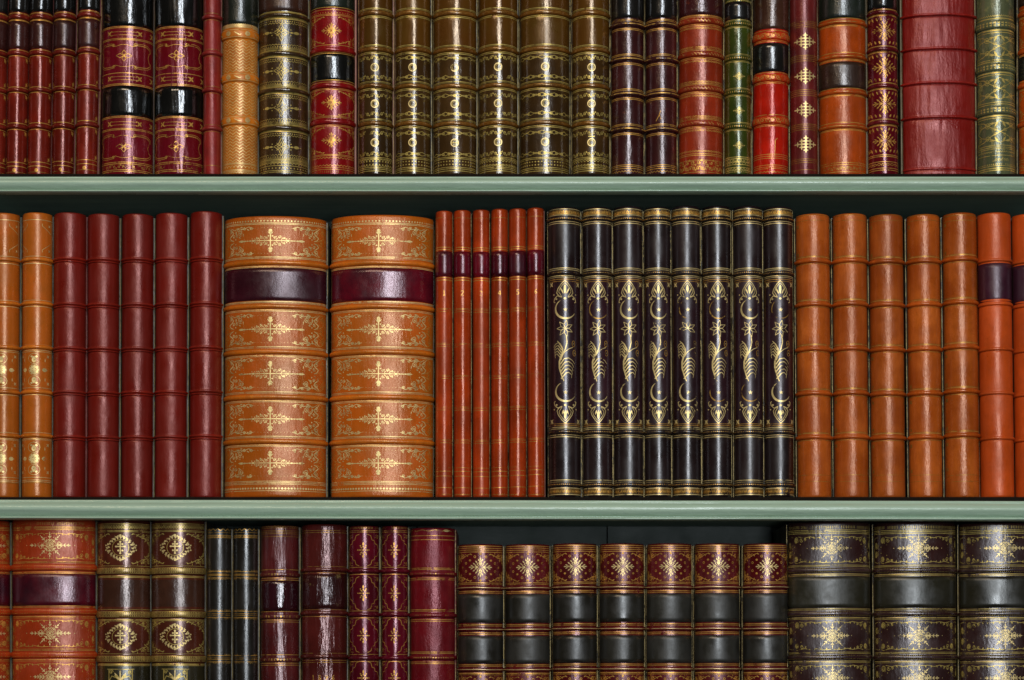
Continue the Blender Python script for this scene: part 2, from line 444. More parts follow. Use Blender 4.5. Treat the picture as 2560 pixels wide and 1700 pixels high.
    def flake(s, cx, cy, hw, hh, mat=None, w=1.5, lost=0.0):
        for i in range(8):
            a = i*PI/4; c, d = math.cos(a), math.sin(a)
            ex, ey = (hw, hh) if i % 2 == 0 else (hh*1.05, hh*1.05)
            if i in (0, 4) and s.rnd.random() < lost: ex *= 0.8
            A2 = math.atan2(d*ey, c*ex)
            s.st([(cx+c*ex*t, cy+d*ey*t) for t in (.1, .3, .6, .86)], w, None, mat)
            L = math.hypot(c*ex, d*ey)
            for t in ((.30, .46, .62, .78) if i in (0, 4) else (.38, .66)):
                for g in (-1, 1):
                    s.leaf(cx+c*ex*t, cy+d*ey*t, A2+g*0.8, hh*(.30-.12*t), hh*.085, mat)
            s.leaf(cx+c*ex*.82, cy+d*ey*.82, A2, hh*.24, hh*.12, mat)
            s.dot(cx+c*ex*1.12, cy+d*ey*1.12, 1.1, mat)
            for k in (.55, .85):
                a3 = a+PI/8; s.dot(cx+math.cos(a3)*hh*k, cy+math.sin(a3)*hh*k*.85, 1.0, mat)
            s.leaf(cx+math.cos(a+PI/8)*hh*.14, cy+math.sin(a+PI/8)*hh*.14, a+PI/8, hh*.30, hh*.08, mat)
        s.dot(cx, cy, 2.6, mat)
        for g in (-1, 1):
            for sy in (-1, 1): s.arc(cx+g*hw*.40, cy+sy*hh*.16, hh*.13, hh*.13, w=1.3, n=8, mat=mat)
            s.st([(cx+g*hw*.27, cy-4), (cx+g*hw*.27, cy+4)], 1.4, None, mat)
    def text(s, txt, cx, cy, h, w=1.5, sp=0.95, mat=None):
        G = {'1': [[(.2,.2),(.35,0),(.35,1)], [(.15,1),(.55,1)]],
             '2': [[(.05,.25),(.2,.03),(.45,.03),(.58,.25),(.4,.55),(.05,1),(.6,1)]],
             '3': [[(.05,.12),(.3,0),(.52,.2),(.3,.45),(.55,.7),(.35,1),(.05,.88)]],
             '4': [[(.42,1),(.42,0),(.02,.68),(.6,.68)]],
             '5': [[(.55,0),(.15,0),(.1,.45),(.4,.42),(.56,.7),(.35,1),(.05,.9)]],
             '6': [[(.5,.03),(.2,.3),(.06,.7),(.28,1),(.54,.75),(.35,.5),(.1,.62)]],
             '8': [[(.3,0),(.08,.22),(.3,.46),(.54,.74),(.3,1),(.06,.74),(.3,.46),(.52,.22),(.3,0)]],
             '9': [[(.5,.38),(.25,.5),(.06,.25),(.3,0),(.54,.3),(.4,.75),(.1,.97)]],
             'L': [[(.1,0),(.1,1),(.6,1),(.6,.85)]], 'o': [[(.3,.4),(.08,.7),(.3,1),(.52,.7),(.3,.4)]],
             'n': [[(.1,1),(.1,.4)], [(.1,.55),(.35,.4),(.5,.6),(.5,1)]],
             'd': [[(.5,.0),(.5,1)], [(.5,.6),(.28,.4),(.08,.7),(.28,1),(.5,.85)]], ' ': []}
        n = len(txt); x = cx-(n-1)*h*sp/2 - h*.3
        for ch in txt:
            for pl in G[ch]: s.st([(x+a*h, cy-h/2+b*h) for a, b in pl], w, None, mat)
            x += h*sp
    # ---- finish
    def finish(s):
        for j in s.jobs: s._st(*j)
        root = bpy.data.objects.new('book', None); C.objects.link(root)
        root.empty_display_size = 0.02
        root.location = (s.cx, s.dep, s.zb)
        root.rotation_euler = (0, math.atan(s.lean), 0)
        root.location.x -= 0
        root['label'] = s.label; root['category'] = 'book'
        if s.group: root['group'] = s.group
        nc = 22 if s.w < 100 else 34 if s.w < 170 else 46
        if s.crease: nc = 72
        qs = [-s.A+2*s.A*j/nc for j in range(nc+1)]
        ys = [s.ytop, s.ytop+s.cap*.12, s.ytop+s.cap*.4, s.ytop+s.cap]
        cuts = sorted({z for zz in s.zones+[(b_[k]+d, b_[k]+d) for b_ in s.bands for k, d in ((0, -6), (0, -2.5), (0, 0), (1, 0), (1, 2.5), (1, 6))] for z in zz[:2] if s.ytop+s.cap < z < s.ydown-s.cap})
        y = s.ytop+s.cap; ends = cuts+[s.ydown-s.cap]
        for e in ends:
            n = max(1, int((e-y)/11))
            for i in range(1, n+1): ys.append(y+(e-y)*i/n)
            y = e
        ys += [s.ydown-s.cap*.4, s.ydown-s.cap*.12, s.ydown]
        rows = [[s.pt(q, yy, 0, rel=False) for q in qs] for yy in ys]
        def mrow(i):
            ym = (ys[min(i, len(ys)-1)]+ys[min(i+1, len(ys)-1)])/2
            for (y0, y1, m) in s.zones:
                if y0 <= ym <= y1: return m
            return s.mat
        # close head and tail
        bk = s.b*s.u
        head = [(v[0]*0.96, bk, v[2]) for v in rows[0]]; tail = [(v[0]*0.96, bk, v[2]) for v in rows[-1]]
        allrows = [head]+rows+[tail]
        b0 = len(s.spine.v)
        nrow = len(ys)
        s.spine.grid(allrows, lambda i: mrow(max(0, min(nrow-2, i-1))))
        sp = s.spine.build(root)
        for (y0, y1, p) in s.labels:
            n = max(2, int((y1-y0)/11)); yy = [y0+(y1-y0)*i/n for i in range(n+1)]
            rr = [[s.pt(q, yy[0], -0.3, rel=False) for q in qs]]+[[s.pt(q, t, 0.6, rel=False) for q in qs] for t in yy]+[[s.pt(q, yy[-1], -0.3, rel=False) for q in qs]]
            p.grid(rr, lambda i: p.mat); p.build(sp)
        for (y0, y1, h, p) in s.bands:
            n = 10; rr = []
            for i in range(n+1):
                a = PI*i/n; t = -math.cos(a)
                yy = (y0+y1)/2+t*(y1-y0)/2
                rr.append([s.pt(q, yy, h*math.sin(a)-(1.0 if i in (0, n) else 0), rel=False) for q in qs])
            p.grid(rr, lambda i: p.mat); p.build(sp)
        # boards and pages
        u = s.u; H = s.h*u; back = 0.122 - s.dep; th = 7.0
        for g in (-1, 1):
            p = Part('cover_board')
            xo = (s.a+s.boardw)*u; xi = xo-th*u; yf = (s.b+15)*u; r = 1.8*u
            prof = [(xi, yf+r), (xi+r*.4, yf+r*.3), (xi+r, yf), (xo-r, yf), (xo-r*.4, yf+r*.3), (xo, yf+r), (xo, back), (xi, back), (xi, yf+r)]
            z0, z1 = 0.0, H-1.5*u
            p.grid([[(g*a, b, z0) for a, b in prof], [(g*a, b, z1) for a, b in prof]], lambda i: s.board)
            for z in (z0, z1):
                k = len(p.v); p.v += [(g*a, b, z) for a, b in prof[:-1]]
                p.f.append(tuple(range(k, k+len(prof)-1))); p.m.append(p.mi(s.board))
            if s.boardgold:
                n = 40; xm = xo-1.7*u; kk = len(p.v); mi = p.mi('gold_edge')
                for i in range(n+1):
                    z = z0+2*u+(z1-z0-4*u)*i/n; wb = noise.noise(Vector((i*0.4, s.seed, 2)))*0.5*u
                    p.v += [(g*(xm-0.8*u)+wb, yf-0.3*u, z), (g*(xm+0.8*u)+wb, yf-0.3*u, z)]
                for i in range(n): p.f.append((kk+2*i, kk+2*i+1, kk+2*i+3, kk+2*i+2)); p.m.append(mi)
            p.build(root, smooth=False)
        p = Part('page_block')
        p.box(-(s.a+s.boardw-th-0.2)*u, (s.a+s.boardw-th-0.2)*u, (s.b+1)*u, back-3*u*2, 3*u, H-6*u, 'paper')
        p.build(root, smooth=False)
        rr_ = random.Random(int(s.seed*1000)+5); oc = (rr_.random(), rr_.random(), rr_.random(), 1)
        for o in root.children_recursive: o.color = oc
        return root

# ------------------------------------------------------------------ bookcase
case = bpy.data.objects.new('bookcase', None); C.objects.link(case)
case.location = (0, 0, 0)
case['label'] = 'sage green painted bookcase with moulded shelf edges and a dark green back'
case['category'] = 'bookcase'
XL, XR = -0.80, 0.80
BK = 0.135
def shelf(surf_y, lip_top, lip_bot, tl=0.0, tr=0.0):
    dep = -0.012
    zt = Z(surf_y, 0); z1 = Z(lip_top, dep); z0 = Z(lip_bot, dep)
    p = Part('shelf')
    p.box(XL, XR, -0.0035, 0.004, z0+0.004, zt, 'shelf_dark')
    p.box(XL, XR, 0.0042, BK-0.0005, z0+0.0045, zt, 'under_green')
    o = p.build(case, smooth=False)
    m = Part('moulding')
    h = z1-z0
    prof = [(-0.0040, h), (-0.0095, h), (-0.0108, h*.985), (-0.0112, h*.95), (-0.0112, h*.90), (-0.0122, h*.875)]
    for i in range(15):      # broad convex roll
        t = i/14.0; prof.append((-0.0122-0.0048*math.sin(PI*(t**0.9)), h*(0.87-0.66*t)))
    prof += [(-0.0112, h*.195), (-0.0110, h*.17)]
    for i in range(7):
        t = i/6.0; prof.append((-0.0116-0.0042*math.sin(PI*t)**0.8, h*(0.165-0.160*t)))
    prof += [(-0.0105, 0), (-0.0040, 0)]
    n = 160; rows = []
    for i in range(n+1):
        x = XL+(XR-XL)*i/n; row = []
        tilt = -(tl+(tr-tl)*(x/S+1280)/2560)*S
        for j, (y, z) in enumerate(prof):
            w = noise.noise(Vector((x*9, j*0.25, surf_y)))*0.00035+noise.noise(Vector((x*45, j*0.5, surf_y+5)))*0.00012
            row.append((x, y+w, z0+z+tilt+w*0.5))
        rows.append(row)
    m.grid(rows, lambda i: 'sage_paint'); m.f = [f[::-1] for f in m.f]
    m.build(o)
    return o
shelf(437.0, 440.5, 482)
shelf(1243.5, 1251, 1301, -2.5, 1.0)
shelf(1950, 1956, 2004)
p = Part('back_panel')
zb0, zb1 = Z(2010), Z(-330)
nb = 9
for i in range(nb):       # upright boards with fine joints
    xa = XL+(XR-XL)*i/nb; xb = XL+(XR-XL)*(i+1)/nb
    p.box(xa+0.0006, xb-0.0006, BK, BK+0.012, zb0, zb1, 'back_green')
p.box(XL, XR, BK+0.0125, BK+0.02, zb0, zb1, 'shelf_dark')
p.build(case, smooth=False)

BOOKS = []
def add(b): BOOKS.append(b); b.finish()

# ------------------------------------------------------------------ ROW ONE
g1 = 'red brown gilt books with black top panels'
pos = ['cut off by the left edge of the photo', 'second from the left edge', 'widest of its set, third from the left', 'fourth from the left, between two alike',
       'rightmost of its set, next to the wide glossy black one']
spec = [(-42, 12, 0), (14, 65, 0), (67, 124, 0), (128, 182, -2), (188, 241, -6)]
for (x0, x1, dy), ps in zip(spec, pos):
    B = Book(1, x0, x1, -228+dy, 'red_brown', 'narrow red brown gilt book, '+ps, g1, lean=0.017 if x0 > 0 else 0.014, warp=0.5, board='board_red')
    f = lambda y: y+dy
    B.lab(f(-60), f(29), 'black'); B.lab(f(52), f(121), 'brown_panel')
    for a, b in ((36, 46), (127, 136), (220, 228), (311, 320), (-75, -66), (-165, -156)): B.band(f(a), f(b), 3.0)
    B.hl(*[f(y) for y in (32, 34.5, 48.5, 50.5, 124, 139, 217, 230.5, 307, 323, 405, 415, -63, -78, -153, -168)])
    for (ya, yb) in ((141, 215), (233, 305), (325, 403)):
        for sx in (-1, 1):
            B.sprig(-sx*B.A*0.78, f(ya+6), sx, 1, 6); B.sprig(-sx*B.A*0.78, f(yb-6), sx, -1, 6)
    B.hl(f(430), w=1.4, mat='gold_dim')
    B.rosette(0, f(425), 4)
    add(B)

def glossy(x0, x1, lean, label, dy=0):
    B = Book(1, x0, x1, -230, 'burgundy_gloss', label, 'wide glossy black and burgundy books', lean=lean, warp=1.3, board='board_brown', cap=5, crease=0.9 if dy else 0.4)
    B.lab(-40, 64, 'black_gloss'); B.lab(214+dy, 288+dy, 'black_gloss'); B.lab(-190, -120, 'black_gloss')
    B.hl(66, 69, 96, 99, 182+dy, 209+dy, 212+dy, 290+dy, 293+dy, 321+dy, 324+dy, 405, 409, 424, 428)
    for y in (83, 195+dy, 308+dy):
        for sx in (-1, 1):
            for k in (0.42, 0.86): B.floret(sx*B.A*k, y, 8); B.dot(sx*B.A*(k-.08), y-5, 1.6); B.dot(sx*B.A*(k-.08), y+5, 1.6)
        B.hl(y-4, w=1.0, f=0.34); B.hl(y+4, w=1.0, f=0.34)
    for cy in (139, 366):
        hw, hh = B.A*0.80, 32
        for sx in (-1, 1):
            for sy in (-1, 1):
                q = lambda a, b: (sx*hw*a, cy+sy*hh*b)
                B.st([q(.30, .74), q(.42, .84), q(.62, .84), q(.80, .80), q(.96, .62), q(.97, .42), q(.90, .34)], 2.0)
                B.st([q(.40, .95), q(.60, .98), q(.82, .93), q(1.02, .70), q(1.0, .40)], 1.3)
                B.spiral(*q(.36, .86), 5, 0, 1.2, sx*sy, 1.6)
            B.st([(sx*hw*.92, cy-hh*.4), (sx*hw*.86, cy), (sx*hw*.92, cy+hh*.4)], 1.8)
        for sy in (-1, 1): B.st([(-hw*.3, cy+sy*hh*.72), (-hw*.1, cy+sy*hh*.86), (hw*.1, cy+sy*hh*.86), (hw*.3, cy+sy*hh*.72)], 1.2)
        for i in range(4):
            a = i*PI/2; rx = 20 if i % 2 == 0 else 14
            c = (math.cos(a), math.sin(a))
            B.st([(0, cy), (c[0]*rx*.5+c[1]*5.5, cy+c[1]*rx*.5+c[0]*5.5), (c[0]*rx, cy+c[1]*rx), (c[0]*rx*.5-c[1]*5.5, cy+c[1]*rx*.5-c[0]*5.5), (0, cy)], 1.8)
        B.dot(0, cy, 3)
    B.scrolls(416, 4.5, 12, mat='gold_worn')
    add(B)
glossy(252, 380, 0.004, 'wide glossy book in burgundy and black on the top shelf, left of the pair')
glossy(385, 506, 0.002, 'wide glossy burgundy and black book with creased spine, right of the pair', dy=1)

B = Book(1, 508, 551, -215, 'maroon_cloth', 'slim plain maroon book with raised bands beside the orange lattice gilt one', lean=0.0, warp=0.2, board='board_red')
for y in (40.5, 131, 223.5, 319.5, -50, -140): B.band(y-5, y+5, 3.4)
for y in (40.5, 131, 223.5, 319.5): B.hl(y-8.5, y+8.5, w=1.2, mat='gold_dim')
B.hl(413, w=1.2, mat='gold_dim'); add(B)

B = Book(1, 554, 643, -225, 'orange_tan', 'orange book covered in gilt lattice with dark green top, top shelf', warp=0.35, board='board_olive', gold='gold_pale')
B.lab(-30, 59, 'dark_green'); B.hl(62, 64.5, 67); B.zig(60, 1.4, 5)
for (a, b) in ((71, 95), (181, 203), (289, 311)):
    B.band(a, b, 2.6); B.hl(a+3, b-3, w=1.2)
    for k in (-.75, -.35, 0, .35, .75):
        if k in (-.35, .35): B.rosette(B.A*k, (a+b)/2, 6)
        else: B.st([(B.A*k-9, a+8), (B.A*k-3, (a+b)/2), (B.A*k+4, b-8), (B.A*k+9, b-10)], 2.8, lambda t: math.sin(PI*t)+.2)
for (a, b) in ((98, 179), (206, 287), (314, 404)):
    n = int((b-a)/7.6)
    for i in range(n+1):
        y = a+3+i*(b-a-6)/n
        B.zig(y, 2.6, 15 if i % 2 else 15.001, w=1.5, curve=True)
        m = int(2*B.A/15)
        for j in range(m): B.dot(-B.A+(j+(.5 if i % 2 else 0.0)+.25)*2*B.A/m, y+3.6, 1.2)
B.hl(407, 409.5, 424, 427, w=1.6); B.scallop(419, 5, 9); B.zig(431, 1.6, 7); add(B)

B = Book(1, 646, 769, -222, 'dark_brown_gilt', 'wide dark brown book with gilt diamond stars and dotted borders, top shelf', warp=0.8, board='board_olive', gold='gold_olive')
B.lab(-50, 26, 'tobacco')
for y in (37, 133, 224.5, 319): B.band(y-5, y+5, 3.6); B.hl(y-8, y-5.8, y+6.2, y+9, w=2.0)
for (a, b, c) in ((49, 122, 81), (144, 214, 177), (235, 308, 269), (330, 398, 367)):
    B.hl(a-1, b, b-2.6, w=1.2); B.dots(a+4, 1.5, 6); B.zig(a+9, 1.6, 8, w=1.2, curve=True)
    B.dots(b-5.5, 1.4, 6); B.zig(b-10.5, 1.6, 8, w=1.2, curve=True)
    for r in (1.0, .55):
        B.st([(-20*r, c), (-7*r, c-7*r), (0, c-23*r), (7*r, c-7*r), (20*r, c), (7*r, c+7*r), (0, c+23*r), (-7*r, c+7*r), (-20*r, c)], 1.5)
    for sx in (-1, 1):
        B.leaf(sx*22, c, 0 if sx > 0 else PI, 10, 5); B.leaf(sx*32, c, 0 if sx > 0 else PI, 16, 9); B.dot(sx*52, c, 1.8)
        B.dot(sx*24, c-7, 1.6); B.dot(sx*24, c+7, 1.6)
        B.st([(0, c), (sx*12, c-9)], 1.2); B.st([(0, c), (sx*12, c+9)], 1.2)
B.hl(400, 403, 406, 414, 426, 430, w=1.6); B.dots(420, 2.0, 9); B.scallop(411, 4, 9); add(B)

B = Book(1, 776, 886, -226, 'cherry_gloss', 'glossy cherry red book with gilt medallions and a black middle panel', warp=1.0, board='board_pink', boardgold=False)
B.lab(-60, 20, 'dark_green'); B.lab(130, 202, 'black_gloss')
B.band(118, 128, 2.2); B.band(208, 218, 2.6); B.band(297, 309, 2.6)
B.hl(18, 24, w=1.4); B.hl(129.5, 133, 200, 205, w=1.5); B.hl(35, 38, 112, 221, 224, 290, 293, 312, 315, 386, 389, 418, 423, w=1.3)
B.dots(31, 1.2, 7); B.zig(394, 1.5, 9, curve=True); B.zig(413, 1.6, 9, curve=True); B.ticks(426, 432, 5, 1.1, mat='gold_dim')
for (a, b, c) in ((40, 110, 76), (226, 289, 256), (317, 384, 350)):
    B.corners(a, b, B.A*.74, (b-a)*.50, w=1.6, fill=5)
    B.lace(0, c, 27, 18, w=1.6); B.lace(0, c, 13, 10, w=1.2)
    B.arc(0, c, 6, 6, w=1.5)
add(B)

# six umber books with little rings
g = 'umber brown gilt books with little rings'
um = [(896, 981, 0, 'leftmost of six, beside the cherry red book'), (988, 1077, 0, 'second of six from the left'),
      (1084, 1191, 1, 'third of six, bar through its lowest ring'), (1197, 1294, -1, 'fourth of six, narrower than both neighbours'),
      (1300, 1424, -2, 'fifth and widest of six, brightest streak'), (1431, 1524, 0, 'rightmost of six, next to dark plum books')]
for i, (x0, x1, dy, ps) in enumerate(um):
    B = Book(1, x0, x1, -224-4*(i % 3), 'umber', 'umber brown gilt book with three rings, '+ps, g, warp=0.8, board='board_pink' if i in (0,) else 'board_olive', gold='gold_olive', cap=5)
    f = lambda y: y+dy
    B.zone(f(219), f(302), 'umber_dark'); B.zone(f(311), 440, 'umber_dark'); B.zone(f(130), f(208), 'umber_dark')
    for (a, b) in ((25, 36), (117, 127), (208, 218), (302, 312), (-70, -60), (-160, -150)):
        B.band(f(a), f(b), 2.2); B.hl(f((a+b)/2-2), w=1.0, mat='gold_dim') ; B.ticks(f((a+b)/2), f((a+b)/2+2), 3.5, 1.0, mat='gold_worn')
        B.hl(f(a-5), f(a-2), f(b+3), f(b+6.5), w=1.9)
    big = (i in (4,)); chain = i in (1, 2, 4)
    for (a, b, c) in ((139, 192, 168), (233, 284, 259), (327, 384, 356)):
        for y in (f(a+5), f(b)):
            if chain:
                B.zig(y-2, 3.2, 30, w=1.6, curve=True); B.zig(y+1, -3.2, 30, w=1.6, curve=True)
                for k in range(-3, 4):
                    if abs(k*15) < B.A*.9 and B.rnd.random() < .8: B.rosette(k*15, y, 3.4, 5)
            else: B.scrolls(y, 4.6, 11, w=1.6, drop=0.05)
        B.arc(0, f(c), 9.2, 9.2, w=3.0, n=18, mat='gold_pale'); B.arc(0, f(c), 5.6, 5.6, w=1.0, n=12)
    if i == 2: B.st([(-9, 357), (9, 357)], 2)
    if i == 5: B.st([(-8, 341), (8, 341)], 3)
    B.hl(393, 396.5, 418, 422, 427, w=1.8)
    B.dots(403, 1.9, 8); B.dots(411, 1.9, 8)
    if i in (0, 3, 5): B.scallop(402, 4, 8, up=1); B.scallop(411, 4, 8, up=-1)
    add(B)

for (x0, x1, ps) in ((1529, 1610, 'left of the pair, smoother grey streak'), (1615, 1693, 'right one, with a small gilt scratch')):
    B = Book(1, x0, x1, -215, 'plum_brown', 'dark plum banded book with black top panel, '+ps, 'dark plum banded books', warp=0.6, board='board_olive', gold='gold')
    B.lab(-50, 44, 'black')
    for y in (60, 147, 234, 322, -65, -150): B.band(y-6, y+5, 4.2); B.hl(y-12, y-9, y+10.5, y+14, w=1.6); B.hl(y-0.5, w=2.6, f=.8, mat='gold_worn')
    B.hl(412, 416, 421, w=1.6); B.zig(428, 1.8, 8)
    if x0 > 1600: B.st([(-16, 302), (-8, 288), (-4, 276)], 1.8); B.st([(-8, 286), (-3, 298)], 1.4)
    add(B)

B = Book(1, 1698, 1808, -230, 'russet', 'wide russet book with gilt scalloped bands and dark brown top', lean=-0.0, warp=0.6, board='board_olive')
B.lab(-60, 36, 'plum_brown')
for y in (51, 134, 220, 307): 
    B.band(y-6.5, y+6.5, 3.0); B.ticks(y-3, y+3, 8, 2.4, slant=3, f=.8, mat='gold_worn'); B.hl(y-12, y-9, y+9.5, y+13, w=1.5)
    B.scallop(y+17, 3.2, 7.5, up=-1, dotr=1.2)
    if y > 60: B.scallop(y-15, 3.2, 7.5, up=1, dotr=1.2)
B.zig(38, 1.6, 5); B.scallop(379, 3.2, 7.5, dotr=1.2); B.hl(384, 388, w=1.5)
B.scrolls(406, 6.5, 15, w=1.8); B.scrolls(420, 5, 10, w=1.8); B.hl(400, 430, w=1.3); add(B)

B = Book(1, 1813, 1878, -190, 'olive_green', 'narrow olive green gilt book with black top panel, top shelf', warp=0.6, board='board_olive', gold='gold_olive')
B.lab(3, 47, 'black'); B.zig(0, 2, 6, w=2)
for y in (58, 144, 229, 315): B.band(y-5, y+5, 2.4); B.hl(y-9.5, y-7, y+7, y+10, w=1.4); B.ticks(y-2, y+2, 5, 2.0, mat='gold_worn')
for c in (190, 276, 363):
    B.lace(0, c, 13, 10, w=1.2)
    B.dot(-14, c, 1.5); B.dot(14, c, 1.5)
B.hl(392, 396, 404, 411, 418, 425, w=2.0); B.scrolls(400, 4, 9); B.scallop(409, 4, 8); B.zig(422, 2.5, 8, w=1.8); B.dots(429, 1.6, 5); add(B)

B = Book(1, 1884, 1972, -222, 'vermilion', 'bright vermilion book with a black middle panel and brown top', lean=0.002, warp=0.6, board='board_olive')
B.lab(-60, 71, 'tobacco'); B.lab(106, 178, 'black')
for (a, b) in ((79, 97), (184, 201), (290, 308)):
    B.band(a, b, 2.4, 'vermilion_band'); B.scrolls((a+b)/2, 6, 12, w=1.5, mat='gold', f=.85); B.hl(a-4, a-1.5, b+2.5, b+6, w=1.5)
B.hl(385, 390, 395, 412, 417, 421, w=1.3); B.zig(429, 2, 8); B.st([(6, 350), (5, 388)], 1.3); B.st([(5, 351), (12, 345)], 1.3)
add(B)

B = Book(1, 1978, 2046, -205, 'maroon_diamond', 'narrow maroon book with four solid gilt diamonds, beside the black and orange one', lean=-0.006, warp=0.5, board='board_olive', gold='gold_pale')
for a in (53, 138, 224, 310): B.hl(a, a+4.5, a+9, a+14, w=1.3, mat='gold_dim'); 
B.hl(397, 401, 406, 424, w=1.2, mat='gold_dim')
for c in (103, 189, 274, 360):
    for i in range(-2, 3):
        for j in range(-2, 3):
            if abs(i)+abs(j) <= 2: B.floret(i*10.5, c+j*7.6, 6.6, rot=PI/4)
    B.leaf(-24, c, PI, 7, 4); B.leaf(24, c, 0, 7, 4)
add(B)

B = Book(1, 2051, 2168, -228, 'burnt_orange', 'wide burnt orange book with dark brown middle panel, top shelf', lean=-0.006, warp=0.6, board='board_pink', boardgold=False)
B.lab(-60, 44, 'dark_green'); B.lab(153, 219, 'brown_label')
for y in (54, 140, 229, 315): B.band(y-5.5, y+4.5, 3.0); B.hl(y-9.5, y-6.5, y+6.5, y+9.5, w=1.7); B.hl(y-0.5, w=1.6, f=.8, mat='gold_worn')
B.hl(406, 411, w=1.4); B.scrolls(420, 4, 8, w=1.4, mat='gold_worn'); B.hl(429, w=1.3); add(B)

B = Book(1, 2173, 2247, -218, 'wine', 'narrow wine red book with repeated gilt star flowers, beside the large crimson one', lean=-0.007, warp=0.4, board='board_grey', boardgold=False)
B.lab(-60, 20, 'black')
for y in (30, 122, 214, 305): B.band(y-4, y+4, 2.8); B.hl(y-7.5, y-5.5, y+6, y+8.5, w=1.8)
for (a, b, c) in ((40, 113, 76), (131, 206, 168), (224, 296, 259), (315, 384, 352)):
    B.lace(0, c, 34, 25, w=1.5)
    for sx in (-1, 1):
        for (y, sy) in ((a+4, 1), (b-4, -1)):
            for k in (.85, .62, .4, .2): B.leaf(sx*B.A*k, y, PI/2*sy+sx*.5, 8+6*(k-.2), 5)
            B.spiral(sx*B.A*.78, y+sy*5, 5, 0, 1.2, sx, 1.4)
B.hl(387, 391, 404, 420, 425, w=1.7); B.scallop(413, 5, 11, dotr=1.5); add(B)

B = Book(1, 2260, 2441, -232, 'crimson_worn', 'very wide plain crimson leather book with thin raised bands and creases', lean=-0.007, warp=2.0, board='board_grey', boardgold=False, b=26, crease=0.8)
for y in (36, 120, 205.5, 292, -50, -135): B.band(y-3.6, y+3.6, 4.6)
B.band(417, 423, 1.8); add(B)

B = Book(1, 2448, 2541, -222, 'verdigris', 'grey green book crowded with gilt strapwork, lettered London at the foot', lean=-0.009, warp=0.8, board='board_grey', gold='gold_olive')
for (a, b) in ((50, 70), (157, 176), (264, 284)):
    B.band(a, b, 2.0)
    for yy in ((a+b)/2-3.2, (a+b)/2+3.2):
        n = int(2*B.A/9)
        for i in range(n): B.st([(-B.A+i*9+2, yy), (-B.A+i*9+7, yy)], 3.4)
    B.ticks((a+b)/2-6, (a+b)/2+6, 9, 1.2)
    B.hl(a-4, w=2.2); B.hl(b+5, w=4.0)
for (a, b) in ((84, 146), (190, 252), (298, 360)):
    c = (a+b)/2
    B.hl(a-3, b+3, b+8, w=2.0)
    for sx in (-1, 1):
        for sy in (-1, 1):
            B.st([(sx*B.A*.95, c+sy*28), (sx*B.A*.6, c+sy*24), (sx*B.A*.3, c+sy*10), (0, c)], 2.2)
            B.st([(0, c+sy*27), (sx*B.A*.35, c+sy*18), (sx*B.A*.7, c+sy*12), (sx*B.A*.92, c)], 2.0)
            B.spiral(sx*B.A*.45, c+sy*17, 8, 1, 1.4, sx*sy, 2.0); B.spiral(sx*B.A*.78, c+sy*17, 7, 2, 1.4, -sx*sy, 2.0)
            B.leaf(sx*6, c+sy*24, -sy*1.0 if sx > 0 else PI+sy*1.0, 14, 6); B.leaf(sx*B.A*.9, c+sy*24, PI/2*sy, 10, 5)
            B.leaf(sx*B.A*.2, c+sy*22, 0 if sx > 0 else PI, 12, 5)
            B.spiral(sx*12, c+sy*6, 5, 0, 1.2, sx, 1.6)
B.zig(39, 2, 5, w=1.6); B.hl(45, 372, 388, 414, w=1.8); B.zig(379, 1.8, 5, w=1.5); B.text('London', 0, 397, 10, w=1.8, sp=.72)
B.dots(410, 1.6, 5); B.hl(420, 425, w=3); add(B)

B = Book(1, 2550, 2650, -225, 'burnt_orange', 'orange and black gilt book cut off by the right edge of the top shelf', warp=0.5, board='board_olive')
B.lab(-60, 8, 'brown_label'); B.lab(135, 195, 'black')
for y in (28, 122, 208, 305): B.band(y-6, y+6, 3); B.hl(y-10, y+9, y+12, w=1.6)
for (a, b) in ((42, 112), (222, 293), (318, 380)): B.corners(a, b, B.A*.8, (b-a)*.48); B.lace(0, (a+b)/2, 20, 18)
B.hl(395, 400, 420, w=1.5); B.scrolls(410, 5, 10); add(B)

# ------------------------------------------------------------------ ROW TWO
def tan_gilt(x0, x1, ytop, label):
    B = Book(2, x0, x1, ytop, 'tan_gilt', label, 'tan books with gilt roses', lean=0.004, warp=0.3, board='board_olive', cap=6, gold='gold_pale')
    B.hl(549, 640, 658, 750, 765.5, 861, 875, 973.5, 986.5, 1081, 1096, 1200, 1204, w=1.4)
    for y in (647.5, 757, 867, 979, 1088): B.band(y-4.5, y+4.5, 3.0)
    for sx in (-1, 1):      # framed first panel
        B.st([(sx*B.A*.86, 553), (sx*B.A*.86, 636)], 1.3)
        for (y, sy) in ((558, 1), (630, -1)):
            B.st([(sx*B.A*.35, y), (sx*B.A*.35, y+sy*6), (sx*B.A*.55, y+sy*14), (sx*B.A*.72, y+sy*20), (sx*B.A*.80, y+sy*24)], 1.3)
            B.floret(sx*B.A*.72, y+sy*5, 4)
    for (a, b) in ((880, 968), (1100, 1192)):
        c = (a+b)/2
        for sx in (-1, 1): B.st([(sx*B.A*.88, a-2), (sx*B.A*.88, b+2)], 1.6)
        B.hl(a-1, b+1, w=1.2)
        B.rosette(0, c, 14, 9); B.rosette(0, c, 8, 6)
        for sy in (-1, 1):
            B.leaf(0, c+sy*18, sy*PI/2, 16, 14); B.dot(-6, c+sy*33, 3); B.dot(6, c+sy*33, 3)
            B.arc(0, c+sy*28, 15, 13, w=1.2)
            for sx in (-1, 1):
                B.floret(sx*B.A*.66, c+sy*34, 5); B.leaf(sx*B.A*.5, c+sy*20, PI/2*sy, 9, 3)
        for sx in (-1, 1): B.leaf(sx*20, c, 0 if sx > 0 else PI, 14, 12)
    B.hl(1207, w=1.2, mat='gold_dim')
    add(B)
tan_gilt(-30, 45, 531, 'tan gilt book cut off by the left edge on the middle shelf')
